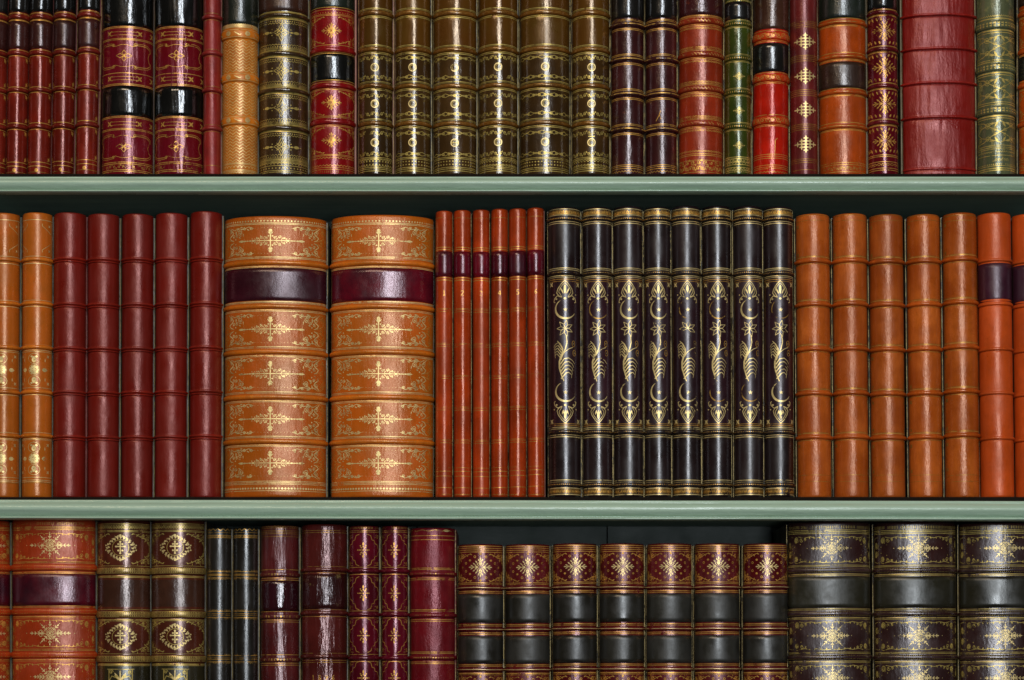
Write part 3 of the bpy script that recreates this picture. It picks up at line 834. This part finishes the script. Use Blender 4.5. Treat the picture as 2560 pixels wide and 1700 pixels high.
tan_gilt(53, 127, 530, 'tan gilt book beside the plain maroon set, fully in view')

for i, (x0, x1, yt, ps) in enumerate(((131, 211, 530, 'leftmost of five, touching the tan gilt one'), (217, 295, 533, 'second of five from the left'), (302, 380, 533, 'middle one of five'),
                      (386, 465, 531, 'fourth of five from the left'), (473, 552, 527, 'rightmost and tallest of five, against the big amber one'))):
    B = Book(2, x0, x1, yt, 'maroon_plain', 'plain maroon grained leather book, '+ps, 'plain maroon books with raised bands', lean=0.003, warp=0.7, board='board_olive' if i else 'board_red', cap=5, boardgold=i > 0)
    o = (0, 1, 1, 0, -2)[i]
    for y in (648, 761, 871, 981, 1093): B.band(y-6+o, y+1.5+o, 2.6); B.band(y+1.5+o, y+6+o, 1.6)
    add(B)

def big_amber(x0, x1, yt, lab, label):
    B = Book(2, x0, x1, yt, 'amber_big', label, 'big amber gilt books', lean=0.002, warp=0.8, board='board_olive', cap=7, b=52, dep=-0.002, gold='gold_pale')
    o = yt-539
    B.lab(669, 751, lab)
    B.dots(552, 2.3, 8.6); B.hl(557, 560, 642, 645, 665.5, 754, w=1.6)
    for (a, b) in ((650, 662), (760, 771), (873, 885), (986, 998), (1097, 1109)):
        B.band(a, b, 4.0); B.dots((a+b)/2, 1.0, 5, mat='gold_worn')
        B.hl(b+3.5, b+6.5, w=1.4)
        if a > 700: B.hl(a-3.5, a-6.5, w=1.4)
    for (a, b) in ((563, 640), (781, 864), (892, 976), (1006, 1088), (1118, 1197)):
        c = (a+b)/2; h = (b-a)/2
        # centre cross ornament
        cxo = -6
        for g in (-1, 1):
            for sp in (-.5, -.25, 0, .25, .5): B.leaf(cxo, c+g*h*.40, g*PI/2+sp*1.5, h*.26, 3.2)
            B.st([(cxo, c), (cxo, c+g*h*.62)], 3.2); B.dot(cxo, c+g*h*.66, 4.5); B.dot(cxo-5, c+g*h*.30, 2); B.dot(cxo+5, c+g*h*.30, 2)
            B.st([(cxo, c), (cxo+g*40, c), (cxo+g*90, c)], 2.4, lambda t: 1.2-.7*t)
            for (x, r) in ((9, 8.5), (20, 10), (30, 7)):
                for sy in (-1, 1):
                    B.spiral(cxo+g*x*1.15, c+sy*r*.85, r*.46, g*.5, 1.2, g*sy, 1.3); B.leaf(cxo+g*(x*1.15+4), c+sy*2, sy*.9 if g > 0 else PI-sy*.9, r*.8, 2.2); B.dot(cxo+g*(x+5), c+sy*r*1.15, 1.5)
            for (x, r) in ((45, 5), (54, 3.6), (62, 3), (70, 4)): B.leaf(cxo+g*(x-r), c, 0 if g > 0 else PI, 2*r, r*1.1)
            B.leaf(cxo+g*72, c, 0 if g > 0 else PI, 18, 6.5); B.dot(cxo+g*48, c-5, 1.3); B.dot(cxo+g*48, c+5, 1.3)
            for sy in (-1, 1):
                q = lambda u, v: (g*B.A*u, c+sy*h*v)
                # thick S scroll with leaves, then thin loops towards the joint
                B.st([q(.60, .06), q(.66, .14), q(.70, .30), q(.63, .46), q(.60, .60), q(.66, .76), q(.72, .92)], 3.0, lambda t: .5+math.sin(PI*t)*.7)
                B.spiral(*q(.655, .68), 7, 2, 1.3, g*sy, 1.9); B.spiral(*q(.60, .34), 5, 0, 1.2, -g*sy, 1.8); B.dot(*q(.56, .16), 2)
                B.spiral(*q(.80, .62), 10, 0, 1.7, g*sy, 1.2, 'gold'); B.spiral(*q(.92, .60), 8, 2, 1.6, -g*sy, 1.2, 'gold'); B.spiral(*q(.90, .20), 7, 1, 1.5, -g*sy, 1.2, 'gold')
                B.st([q(.68, .95), q(.78, .90), q(.86, .60), q(.84, .32), q(.74, .18), q(.64, .06)], 1.3, None, 'gold')
                B.arc(*q(.77, .06), 4, 4, w=1.2, mat='gold')
                B.st([q(.26, .80), q(.33, .92), q(.42, .78), q(.50, .86), q(.58, .76), q(.66, .90)], 1.8)
                B.spiral(*q(.47, .56), 8, 1, 1.5, g*sy, 1.9); B.spiral(*q(.54, .40), 5, 2, 1.2, -g*sy, 1.7); B.leaf(*q(.42, .50), PI/2, 7, 3); B.leaf(*q(.50, .30), 0.4, 8, 3)
                B.spiral(*q(.30, .80), 4.5, 1, 1.2, -g*sy, 1.8); B.spiral(*q(.40, .84), 4.5, 0, 1.2, g*sy, 1.8); B.spiral(*q(.51, .80), 5.5, 0, 1.2, g*sy, 1.8)
                for (u, v, an) in ((.36, .78, .5), (.46, .74, -.5), (.56, .70, .9), (.47, .92, 0), (.56, .62, 1.2)): B.leaf(*q(u, v), an, 8, 3.2)
            for sy in (-1, 1):
                for i_ in range(7):
                    for j_ in range(4):
                        u = .56+i_*.062; v = .16+j_*.23
                        if (i_+j_) % 2: B.leaf(g*B.A*u, c+sy*h*v, sy*(i_*1.1+j_*2.0)*g, 7, 1.9, 'gold')
            for t in range(13): B.dot(g*B.A*(.44-.035*math.sin(t/12*PI)), c-h*.66+h*1.32*t/12, .75)
        for t in range(12): B.dot(-B.A*.24+B.A*.48*t/11, c-h*.80-2*math.sin(t/11*PI), .7); B.dot(-B.A*.24+B.A*.48*t/11, c+h*.80+2*math.sin(t/11*PI), .7)
    B.hl(1203, 1206.5, 1210, w=1.5); B.dots(1221, 2.8, 8.0); B.hl(1227, w=1.4); add(B)
big_amber(559, 814, 539, 'purple_label_dark', 'big wide amber gilt book with a dull plum panel, left of two')
big_amber(827, 1082, 536, 'purple_label', 'big wide amber gilt book with a glowing crimson panel, right of two')

for i, (x0, x1, yt) in enumerate(((1089, 1131, 526), (1135, 1178, 524), (1182, 1224, 523), (1228, 1270, 521), (1273, 1316, 520), (1320, 1362, 518))):
    B = Book(2, x0, x1, yt, 'speckled_red', 'thin speckled red brown book lettered with the number %d' % (i+1), 'thin numbered red brown books', lean=0.0 if i < 4 else -0.002, warp=0.4, board='board_olive' if i < 5 else 'board_pink', cap=5, boardgold=i < 5, boardw=1.6)
    o = (0, 0, 1, 0, -2, -4)[i]
    B.lab(628+o, 691+o, 'purple_label')
    B.hl(544+o, w=1.1, mat='gold_worn'); B.hl(618+o, 623.5+o, w=1.6); B.hl(694+o, 700+o, w=1.8)
    B.text(str(i+1), 0, 732+o, 12, w=1.8, mat='gold')
    for y in (771, 858, 938, 1017, 1099): B.hl(y+o, y+o+3, w=.9, mat='gold_worn'); B.hl(y+o+8 if y < 1000 else y+o+8, w=1.1, mat='gold_worn')
    B.hl(1169+o, w=.9, mat='gold_worn'); B.hl(1178+o, 1190+o, 1219+o, w=1.3); B.zig(1236, 1.2, 5, mat='gold_worn')
    add(B)

g = 'dark aubergine books with gilt moons and palms'
mo = [(1373, 1453, 516, 'leftmost of eight, beside a thin red one'), (1459, 1532, 516, 'second of eight from the left'), (1537, 1609, 514, 'third of eight, brightest blue sheen at its top'), (1614, 1679, 516, 'fourth of eight and the narrowest'),
      (1684, 1754, 513, 'fifth of eight, stem of its flower rubbed away'), (1759, 1830, 513, 'sixth of eight, both moons rubbed faint'), (1838, 1909, 513, 'seventh of eight, lower moon nearly rubbed off'), (1914, 1986, 515, 'rightmost of eight, beside the chestnut set')]
for i, (x0, x1, yt, ps) in enumerate(mo):
    B = Book(2, x0, x1, yt, 'aubergine', 'dark gilt moon and palm book, '+ps, g, lean=-0.003-0.0004*i, warp=0.3, board='board_olive', cap=7, gold='gold_pale')
    if i == 7: B.boardgold = True
    W = B.A; sc_ = B.w/76.0
    B.zone(693, 1066, 'aubergine_frame')
    B.hl(522, 537, w=1.8); B.ticks(525, 535, 3.6, 1.7, mat='gold', f=1.0, slant=1.2); B.dots(530, 2.0, 5, mat='gold')
    B.hl(534, w=2.2, mat='gold'); B.band(541, 550, 2.6); B.dots(546, 1.4, 4.4, mat='gold'); B.hl(553, 558, w=1.8)
    B.hl(670, 674, w=1.8); B.band(677, 686, 2.6); B.dots(681, 1.2, 4.4, mat='gold_worn'); B.hl(689, w=2.0); B.hl(693, w=1.2)
    B.hl(1068, 1072, w=1.9); B.band(1075, 1084, 2.6); B.dots(1079, 1.2, 4.4, mat='gold_worn'); B.hl(1087, w=1.3); B.hl(1092, w=1.8)
    B.hl(1200, 1205, w=1.8); B.band(1207, 1216, 2.6); B.dots(1211, 1.3, 4.4, mat='gold'); B.hl(1220, 1236, w=2.2); B.ticks(1222, 1233, 3.6, 1.8, mat='gold', f=1, slant=1.2); B.dots(1228, 2.0, 5, mat='gold')
    for fx, w_ in ((.92, 1.6), (.82, 1.2)):
        yy0, yy1 = (698, 1063) if fx > .9 else (703, 1059)
        for sx in (-1, 1): B.st([(sx*W*fx, yy0), (sx*W*fx, yy1)], w_, None, 'gold_dim')
        B.hl(yy0, yy1, w=w_, f=fx, mat='gold')
    for sx in (-1, 1):
        for y in (710, 1053): B.floret(sx*W*.64, y, 7.5); B.st([(sx*W*.64-3, y), (sx*W*.64+3, y)], 6)
    def arch(base, sy):      # pointed arch with inner palmette, opens towards base
        for k, wd in ((1, 2.2), (.74, 1.5)):
            for sx in (-1, 1):
                B.st([(sx*0, base-sy*46*k*.5-sy*24), (sx*8*k*sc_, base-sy*(24+15*k)), (sx*17*k*sc_, base-sy*(24+2*k)), (sx*20*k*sc_, base-sy*(24-8*k)), (sx*15*k*sc_, base-sy*(24-15*k)), (sx*7*sc_, base-sy*5)], wd)
        B.leaf(0, base-sy*36, sy*PI/2, 22, 7); B.leaf(-4, base-sy*14, sy*-1.9, 12, 3.5); B.leaf(4, base-sy*14, sy*-1.2, 12, 3.5)
        for sx in (-1, 1):
            B.leaf(sx*5, base-sy*17, sy*-PI/2+sx*.5, 15, 4)
            B.st([(sx*8*sc_, base-sy*5), (sx*18*sc_, base-sy*9), (sx*26*sc_, base-sy*2), (sx*28*sc_, base+sy*6), (sx*24*sc_, base+sy*8)], 2.4)
            B.dot(sx*21*sc_, base-sy*1, 2.6); B.dot(sx*28*sc_, base-sy*12, 1.8)
        B.dot(0, base-sy*2, 3)
    arch(748, 1); arch(1011, -1)
    faint = {(5, 0), (5, 1), (6, 1), (4, 0), (7, 0), (1, 0)}
    for n_, (cy, ry) in enumerate(((772, 24), (979, 24))):
        mt = 'gold_worn' if (i, n_) in faint else 'gold_pale'
        R = 25*sc_
        B.arc(2, cy, R, ry, -PI*.66, -PI*1.86, w=5.6 if mt == 'gold_pale' else 3.5, n=20, mat=mt, taper=lambda t: math.sin(PI*t)**.8+.1)
        for k in range(5):
            a = -PI/2+k*2*PI/5; B.st([(1, cy+2), (1+5.2*math.cos(a), cy+2+5.2*math.sin(a))], 2.6, lambda t: 1.2-t*.9, 'gold_pale')
    # lily
    for k in range(7):
        a = -PI/2+k*2*PI/7+.2
        if i == 4 and k in (3, 4): continue
        c, d = math.cos(a), math.sin(a)
        B.st([(0, 821), (c*10-d*4.4, 821+d*10+c*4.4), (c*21, 821+d*21)], 1.5); B.st([(0, 821), (c*10+d*4.4, 821+d*10-c*4.4), (c*21, 821+d*21)], 1.5)
        
    B.dot(0, 821, 1.8)
    if i != 4: B.st([(3, 838), (5, 856), (1, 872), (-6, 886), (-10, 900)], 2.6)
    B.st([(-8, 892), (-1, 880), (10, 872), (20, 868)], 2.0)
    for (x, y, a) in ((21, 868, -1.7), (23, 874, 1.1)):
        x *= sc_; B.arc(x, y+(-9 if a < 0 else 8), 4.0, 7.5, w=1.4, mat='gold_worn' if i in (4,) else 'gold')
        B.dot(x, y+(-9 if a < 0 else 8), 1.2)
    # palm fronds
    trunk = [(-3, 953), (-9, 938), (-14, 920), (-14, 904), (-10, 892), (-6, 882), (-6, 872), (-12, 860), (-20, 852)]
    B.st(trunk[::-1], 4.0, lambda t: .55+.7*math.sin(PI*t))
    for k in range(5):
        y = 858+k*7.0; B.st([(-8-k*.4, y+10), (-16*sc_-k, y-2), (-24*sc_-k*.4, y+2), (-29*sc_+k*1.4, y+9)], 2.6, lambda t: 1.25-.9*t)
    for k in range(5):
        y = 897+k*9.0; B.st([(-12+k*.6, y+14), (-2+k, y), (9, y-2), (18*sc_-k*.5, y+4), (24*sc_-k*2.2, y+12)], 2.9, lambda t: 1.25-.9*t)
    add(B)

g = 'chestnut books with raised bands'
ch = [(1996, 2080, 533, 'leftmost of five, against the dark moon book'), (2088, 2173, 532, 'second of five from the left'), (2181, 2265, 534, 'middle one of five'),
      (2276, 2358, 534, 'fourth of five, paler second panel'), (2366, 2451, 530, 'rightmost and tallest of five, beside the orange book')]
for i, (x0, x1, yt, ps) in enumerate(ch):
    B = Book(2, x0, x1, yt, 'chestnut', 'chestnut leather book with fine gilt lines, '+ps, g, lean=-0.007-0.001*i, warp=0.6, board='board_olive', cap=6, gold='gold_dim')
    o = (0, -1, 1, 0, -5)[i]
    for n_, y in enumerate((651, 759, 871, 982, 1092)):
        B.band(y-5+o, y+5+o, 3.6); B.hl(y-9.5+o, w=1.8, mat='gold'); B.hl(y+8+o, w=1.6, mat='gold_dim')
        B.hl(y-12+o, w=.9)
    B.hl(537, 550, 1187, 1203, w=1.1)
    for (a, b, on) in ((553, 641, 1), (662, 748, 0), (770, 860, 0), (882, 972, 1), (993, 1080, 1), (1103, 1184, 1)):
        for sx in (-1, 1):
            B.st([(sx*B.A*.90, a+2+o), (sx*B.A*.90, b-2+o)], 1.0)
            if on:
                B.floret(sx*B.A*.78, a+10+o, 6); B.floret(sx*B.A*.78, b-8+o, 6)
    add(B)
for (x0, x1, yt, ps) in ((2455, 2538, 530, 'beside the chestnut set, fully in view'), (2541, 2622, 533, 'cut off by the right edge')):
    B = Book(2, x0, x1, yt, 'tangerine', 'bright orange plain book with aubergine panel, '+ps, 'bright orange books with aubergine panels', lean=-0.014, warp=0.3, board='board_orange' if x0 < 2500 else 'board_olive', cap=6)
    o = 0 if x0 < 2500 else 4
    B.lab(657+o, 754+o, 'aubergine_label')
    for y in (649, 759, 872, 982, 1095): B.band(y-4+o, y+3.5+o, 2.6)
    add(B)

# ------------------------------------------------------------------ ROW THREE
def flakebook(x0, x1, yt, mat, lab, label, group, rust, dep=0.0, gm='gold', lean=0.0):
    B = Book(3, x0, x1, yt, mat, label, group, lean=lean, warp=0.6, board='board_olive', cap=7, b=40, dep=dep, gold=gm)
    o = yt-(1297 if rust else 1304)
    if rust: T = dict(tk=(1305, 1312), l=(1317, 1320, 1324), P=[(1328, 1402, 1363), (1545, 1622, 1583), (1654, 1730, 1692), (1762, 1840, 1801)], bd=[(1410, 1426), (1521, 1537), (1629, 1645), (1738, 1754), (1848, 1864)], lb=(1433, 1514))
    else: T = dict(tk=(1314, 1321), l=(1325, 1329, 1333), P=[(1336, 1411, 1370), (1549, 1629, 1589), (1658, 1735, 1695), (1765, 1842, 1803)], bd=[(1419, 1431), (1528, 1540), (1637, 1649), (1744, 1756), (1852, 1864)], lb=(1441, 1519))
    B.lab(*T['lb'], lab)
    B.ticks(*T['tk'], 4.6, 1.4, mat='gold_worn' if rust else gm); B.hl(*T['l'], w=1.8)
    for (a, b) in T['bd']:
        B.band(a, b, 3.4); B.ticks((a+b)/2-4.5, (a+b)/2+4.5, 5.2 if rust else 4.8, 1.7)
        B.hl(a-3.5, b+4, w=1.7); B.hl(a-6.5, b+7.5, w=1.1)
    for (a, b, c) in T['P']:
        B.flake(0, c, 57, 29, mat='gold_pale', lost=.3)
        for sx in (-1, 1):
            for sy in (-1, 1):
                e = a+2 if sy > 0 else b-2
                q = lambda u, v: (-sx*B.A*u, e+sy*v)
                B.spiral(*q(.86, 22), 13, 0, .85, sx*sy, 1.5); B.rosette(*q(.86, 24), 7.5, 7)
                B.spiral(*q(.66, 11), 10.5, 1, .85, -sx*sy, 1.5); B.rosette(*q(.66, 12), 6.5, 7)
                B.st([q(.95, 38), q(.97, 20), q(.93, 6), q(.80, 3)], 1.5); B.spiral(*q(.54, 11), 6, 0, 1.2, sx, 1.6); B.spiral(*q(.46, 9), 4, 2, 1.2, -sx, 1.5)
                B.st([q(.60, 3), q(.48, 6), q(.36, 3), q(.26, 6), q(.14, 3), q(.02, 4)], 1.5)
                for u in (.38, .30, .20, .10): B.leaf(*q(u, 3), sy*1.2, 6, 3.5)
                for (u, v) in ((.76, 4), (.77, 32), (.56, 22), (.93, 33), (.70, 28)): B.dot(*q(u, v), 1.3)
    B.dots(1880, 2, 8); add(B)
flakebook(-75, 22, 1300, 'rust_gilt', 'purple_label', 'rust orange gilt book cut off by the left edge, bottom shelf', 'rust orange gilt books with gilt snowflakes', True, gm='gold')
flakebook(29, 237, 1297, 'rust_gilt', 'purple_label', 'wide rust orange book with gilt snowflake ornaments and purple panel', 'rust orange gilt books with gilt snowflakes', True, gm='gold')

for (x0, x1, ps) in ((242, 373, 'left of the pair, beside the rust orange one'), (377, 510, 'right of the pair, beside the thin black ones')):
    B = Book(3, x0, x1, 1298, 'cordovan', 'brown gilt book with oval wreath medallions, '+ps, 'brown books with gilt wreath medallions', warp=0.3, board='board_olive', cap=7, gold='gold_olive')
    B.hl(1309, 1326, 1329, w=1.6); B.zig(1317.5, 4.5, 13, w=1.8, curve=True); B.zig(1317.5, -4.5, 13, w=1.8, curve=True); B.hl(1312, w=1)
    B.dots(1317.5, 1.1, 6.5)
    B.zone(1449, 1517, 'tobacco'); B.zone(1664, 1740, 'olive_dark' if 'olive_dark' in MAT else 'dark_green')
    for (a, b) in ((1417, 1436), (1526, 1545), (1637, 1657), (1745, 1765), (1855, 1875)):
        B.band(a, b, 2.6); B.rings((a+b)/2, 3.7, 7.0, 4.8, w=1.3); B.hl(a-2.5, b+4, b+7, w=1.7)
    for (a, b, c) in ((1332, 1411, 1369), (1552, 1632, 1592), (1770, 1850, 1810)):
        B.corners(a, b, B.A*.66, (b-a)*.52, w=1.8, fill=7)
        for k in range(20):
            a_ = 2*PI*k/20; ca, sa = math.cos(a_), math.sin(a_)
            bul = 1+.28*abs(ca)**6+.08*abs(sa)**6
            x, y = 25*ca*bul, c+24*sa*bul
            B.leaf(x*.86, c+(y-c)*.86, a_+.5, 8, 3.6, 'gold_pale'); B.dot(x*1.04, c+(y-c)*1.04, 1.9, 'gold_pale'); B.leaf(x, y, a_-.6, 8, 3.0, 'gold_pale'); B.dot(x*1.18, c+(y-c)*1.14, 1.6, 'gold_pale')
        B.arc(0, c, 21, 20, w=1.4, n=20)
        for sx in (-1, 1):
            for (dx, dy) in ((38, 0), (40, -6), (40, 6), (34, 8), (34, -8)): B.dot(sx*dx, c+dy, 2.2, 'gold_pale')
            B.dot(0, c+sx*31, 3.0, 'gold_pale'); B.dot(-6, c+sx*29, 2.2, 'gold_pale'); B.dot(6, c+sx*29, 2.2, 'gold_pale')
        B.st([(0, c-15), (0, c+15)], 3.4, None, 'gold_pale'); B.st([(-11, c-3), (11, c-3)], 3.4, None, 'gold_pale'); 
        for (dx, dy) in ((0, -15), (0, 14), (-11, -3), (11, -3), (-5, 7), (5, 7), (-5, -9), (5, -9)): B.dot(dx, c+dy, 2.6, 'gold_pale')
    # crowned panel that starts at the lower edge of the photo
    for sx in (-1, 1):
        B.st([(sx*30, 1674), (sx*30, 1722), (sx*10, 1730)], 3.0); B.spiral(sx*24, 1680, 6, 0, 1.2, sx, 2.4); B.leaf(sx*2, 1700, -PI/2+sx*.6, 22, 7, 'gold_pale'); B.leaf(sx*4, 1692, -.3 if sx > 0 else PI+.3, 12, 6)
        B.st([(0, 1702), (sx*10, 1694), (sx*22, 1690), (sx*28, 1700)], 2.4)
    B.st([(0, 1676), (0, 1712)], 4, None, 'gold_pale'); B.hl(1673, w=1.8, f=.36)
    B.hl(1660, w=1.8)
    add(B)

for (x0, x1, ps) in ((517, 577, 'left of the pair, beside the brown wreath book'), (583, 644, 'right of the pair, beside the mulberry book')):
    B = Book(3, x0, x1, 1319, 'charcoal', 'narrow charcoal book with gilt lines, '+ps, 'narrow charcoal books with gilt lines', warp=0.3, board='board_olive', cap=5)
    B.zig(1324, 2.6, 12, w=1.5); B.hl(1331, w=1.3, mat='gold_dim'); B.hl(1338, 1344, w=1.2); B.ticks(1339, 1343, 4, 1.4, slant=1.5)
    for y in (1437, 1536, 1647, 1757, 1860):
        B.hl(y-2, y+2, w=1.6, mat='gold_dim'); B.hl(y-8, y+7.5, w=1.3); B.ticks(y-12, y-8.5, 4, 1.1, slant=1.5, mat='gold_worn'); B.ticks(y+8.5, y+12, 4, 1.1, slant=1.5, mat='gold_worn')
        if y < 1500: B.hl(y, w=1.0, mat='gold')
    add(B)

B = Book(3, 651, 747, 1313, 'mulberry_brown', 'mulberry brown book with very shiny dark creased panel, bottom shelf', warp=1.6, board='board_olive', cap=6, gold='gold_dim', crease=0.9)
B.lab(1451, 1528, 'mulberry_gloss')
B.hl(1320, 1326, 1330, 1334, 1341, w=1.3); B.zig(1316, 1.5, 8, mat='gold_worn')
for y in (1436, 1541, 1649, 1757): B.band(y-5, y+6, 2.6); B.hl(y-12, y+9, y+14, w=1.5, mat='gold'); B.ticks(y-2.5, y+2.5, 7, 4, f=.7, mat='gold_worn')
add(B)

B = Book(3, 754, 867, 1310, 'walnut_red', 'scuffed red brown book lettered 1896, bottom shelf', warp=1.6, board='board_olive', cap=6, gold='gold_dim', crease=0.9)
B.lab(1435, 1522, 'walnut_label'); B.hl(1326, 1331, 1416, 1432, 1524, 1541, 1633, 1651, 1656, w=1.4)
for y in (1424, 1532.5, 1641, 1752): B.band(y-5, y+5, 3.4)
B.text('1896', 0, 1694, 13, w=1.9, sp=1.32, mat='gold'); add(B)

for (x0, x1, ps) in ((873, 948, 'left and wider one of the pair'), (954, 1020, 'right and narrower one of the pair')):
    B = Book(3, x0, x1, 1314, 'magenta_wine', 'burgundy book with gilt ovals on every panel, '+ps, 'burgundy books with gilt ovals', warp=0.5, board='board_olive', cap=5, gold='gold')
    B.ticks(1317, 1322, 4, 1.4); B.hl(1326, 1330, w=1.3)
    for y in (1427, 1536, 1645, 1754): B.band(y-5, y+5, 3.6); B.hl(y-9, y+8.5, w=1.5)
    for (a, b, c) in ((1334, 1416, 1375), (1439, 1525, 1483), (1547, 1634, 1589), (1656, 1742, 1695)):
        W = B.A; h = (b-a)/2
        for sx in (-1, 1):
            for sy in (-1, 1):
                q = lambda u, v: (sx*W*u, c+sy*h*v)
                B.st([q(.18, .97), q(.34, .88), q(.40, .62), q(.52, .58), q(.56, .40), q(.72, .34), q(.80, .12), q(.90, 0)], 1.7)
                B.spiral(*q(.74, .80), 5, 0, 1.3, sx*sy, 1.2); B.st([q(.5, .95), q(.9, .9), q(.93, .5), q(.9, .2)], 1.0, None, 'gold_worn')
                B.dot(*q(.58, .78), 1.2)
        for k in range(8):
            a_ = k*PI/4; rx, ry = (10, 15)
            B.dot(rx*math.cos(a_), c+ry*math.sin(a_), 1.7); B.leaf(rx*.4*math.cos(a_), c+ry*.4*math.sin(a_), a_, 6, 3)
        for sy in (-1, 1): B.leaf(0, c+sy*12, sy*PI/2, 8, 5); B.dot(sy*14, c, 1.6)
        B.dot(0, c, 2)
    add(B)

B = Book(3, 1025, 1137, 1319, 'crimson_grain', 'plain crimson grained book with gilt lines and a chipped head, bottom shelf', warp=1.0, board='board_red', cap=6, boardgold=True)
B.hl(1339, 1349, w=1.6); B.zig(1326, 1.8, 30, w=1.6, curve=True, mat='gold_worn'); B.leaf(30, 1326, 0, 22, 7, 'gold_pale')
for y in (1434, 1538, 1644, 1753): B.band(y-5.5, y+5.5, 3.6); B.hl(y-14, y-10.5, y+11, y+15, w=1.6); B.ticks(y-1.4, y+1.4, 6, 3.6, f=.7, mat='gold_worn')
add(B)

g = 'maroon and slate gilt books set of seven'
sv = [(1146, 1258, 'leftmost of seven, beside the plain crimson book'), (1264, 1375, 'second of seven from the left'), (1383, 1493, 'third of seven from the left'), (1500, 1611, 'middle one of seven'),
      (1618, 1730, 'fifth of seven from the left'), (1738, 1850, 'sixth of seven from the left'), (1860, 1970, 'rightmost of seven, beside the taller plum book')]
for i, (x0, x1, ps) in enumerate(sv):
    B = Book(3, x0, x1, 1360-(i > 1)*2, 'crimson_plain', 'short maroon gilt book with slate panels, '+ps, g, warp=0.3, board='board_olive', cap=6, dep=0.004, lean=0.0, gold='gold')
    o = 0 if i < 2 else -2
    B.lab(1485+o, 1557+o, 'slate'); B.lab(1590+o, 1659+o, 'slate')
    B.hl(*[y+o for y in (1365, 1370, 1375, 1380)], w=1.7)
    for y in (1470, 1574, 1675, 1778):
        B.band(y-6+o, y+4+o, 2.6); B.hl(y-1+o, w=1.5, mat='gold_pale')
        B.hl(*[y+k+o for k in (-13, -9.5, 8, 12)], w=1.7)
        if y < 1500: B.hl(y-7+o, w=1.4)
    for (a, b) in ((1383, 1455), (1690, 1762)):
        a += o; b += o; c = (a+b)/2-1
        B.corners(a, b, B.A*.68, (b-a)*.54, w=1.7, fill=6)
        for sx in (-1, 1):
            for (y, sy) in ((a+6, 1), (b-6, -1)): B.spiral(-sx*B.A*.82, y+sy*5, 8, 0, 1.8, sx*sy, 1.6, 'gold')
        B.lace(0, c, 30, 23, w=1.3, mat='gold_pale')
        for (dx, dy) in ((0, 33), (14, 26), (27, 17), (39, 10), (51, 0)):
            for sx in (-1, 1):
                for sy in (-1, 1):
                    if dx in (14, 39): B.arc(sx*dx, c+sy*dy, 2.6, 2.6, w=1.6, n=8)
                    else: B.dot(sx*dx, c+sy*dy, 3.0, 'gold')
    B.hl(*[y+o for y in (1684, 1687, 1766, 1769)], w=1.3)
    add(B)

g = 'dark plum gilt books with gilt snowflakes'
flakebook(1976, 2180, 1304, 'dark_plum', 'pine_label', 'wide dark plum snowflake book, leftmost of three, beside the shorter maroon set', g, False, gm='gold_olive', lean=-0.006)
flakebook(2191, 2395, 1304, 'dark_plum', 'pine_label', 'wide dark plum snowflake book, middle one of three', g, False, gm='gold_olive', lean=-0.006)
flakebook(2404, 2610, 1306, 'dark_plum', 'pine_label', 'wide dark plum snowflake book, rightmost of three, cut off by the edge', g, False, gm='gold_olive', lean=-0.006)
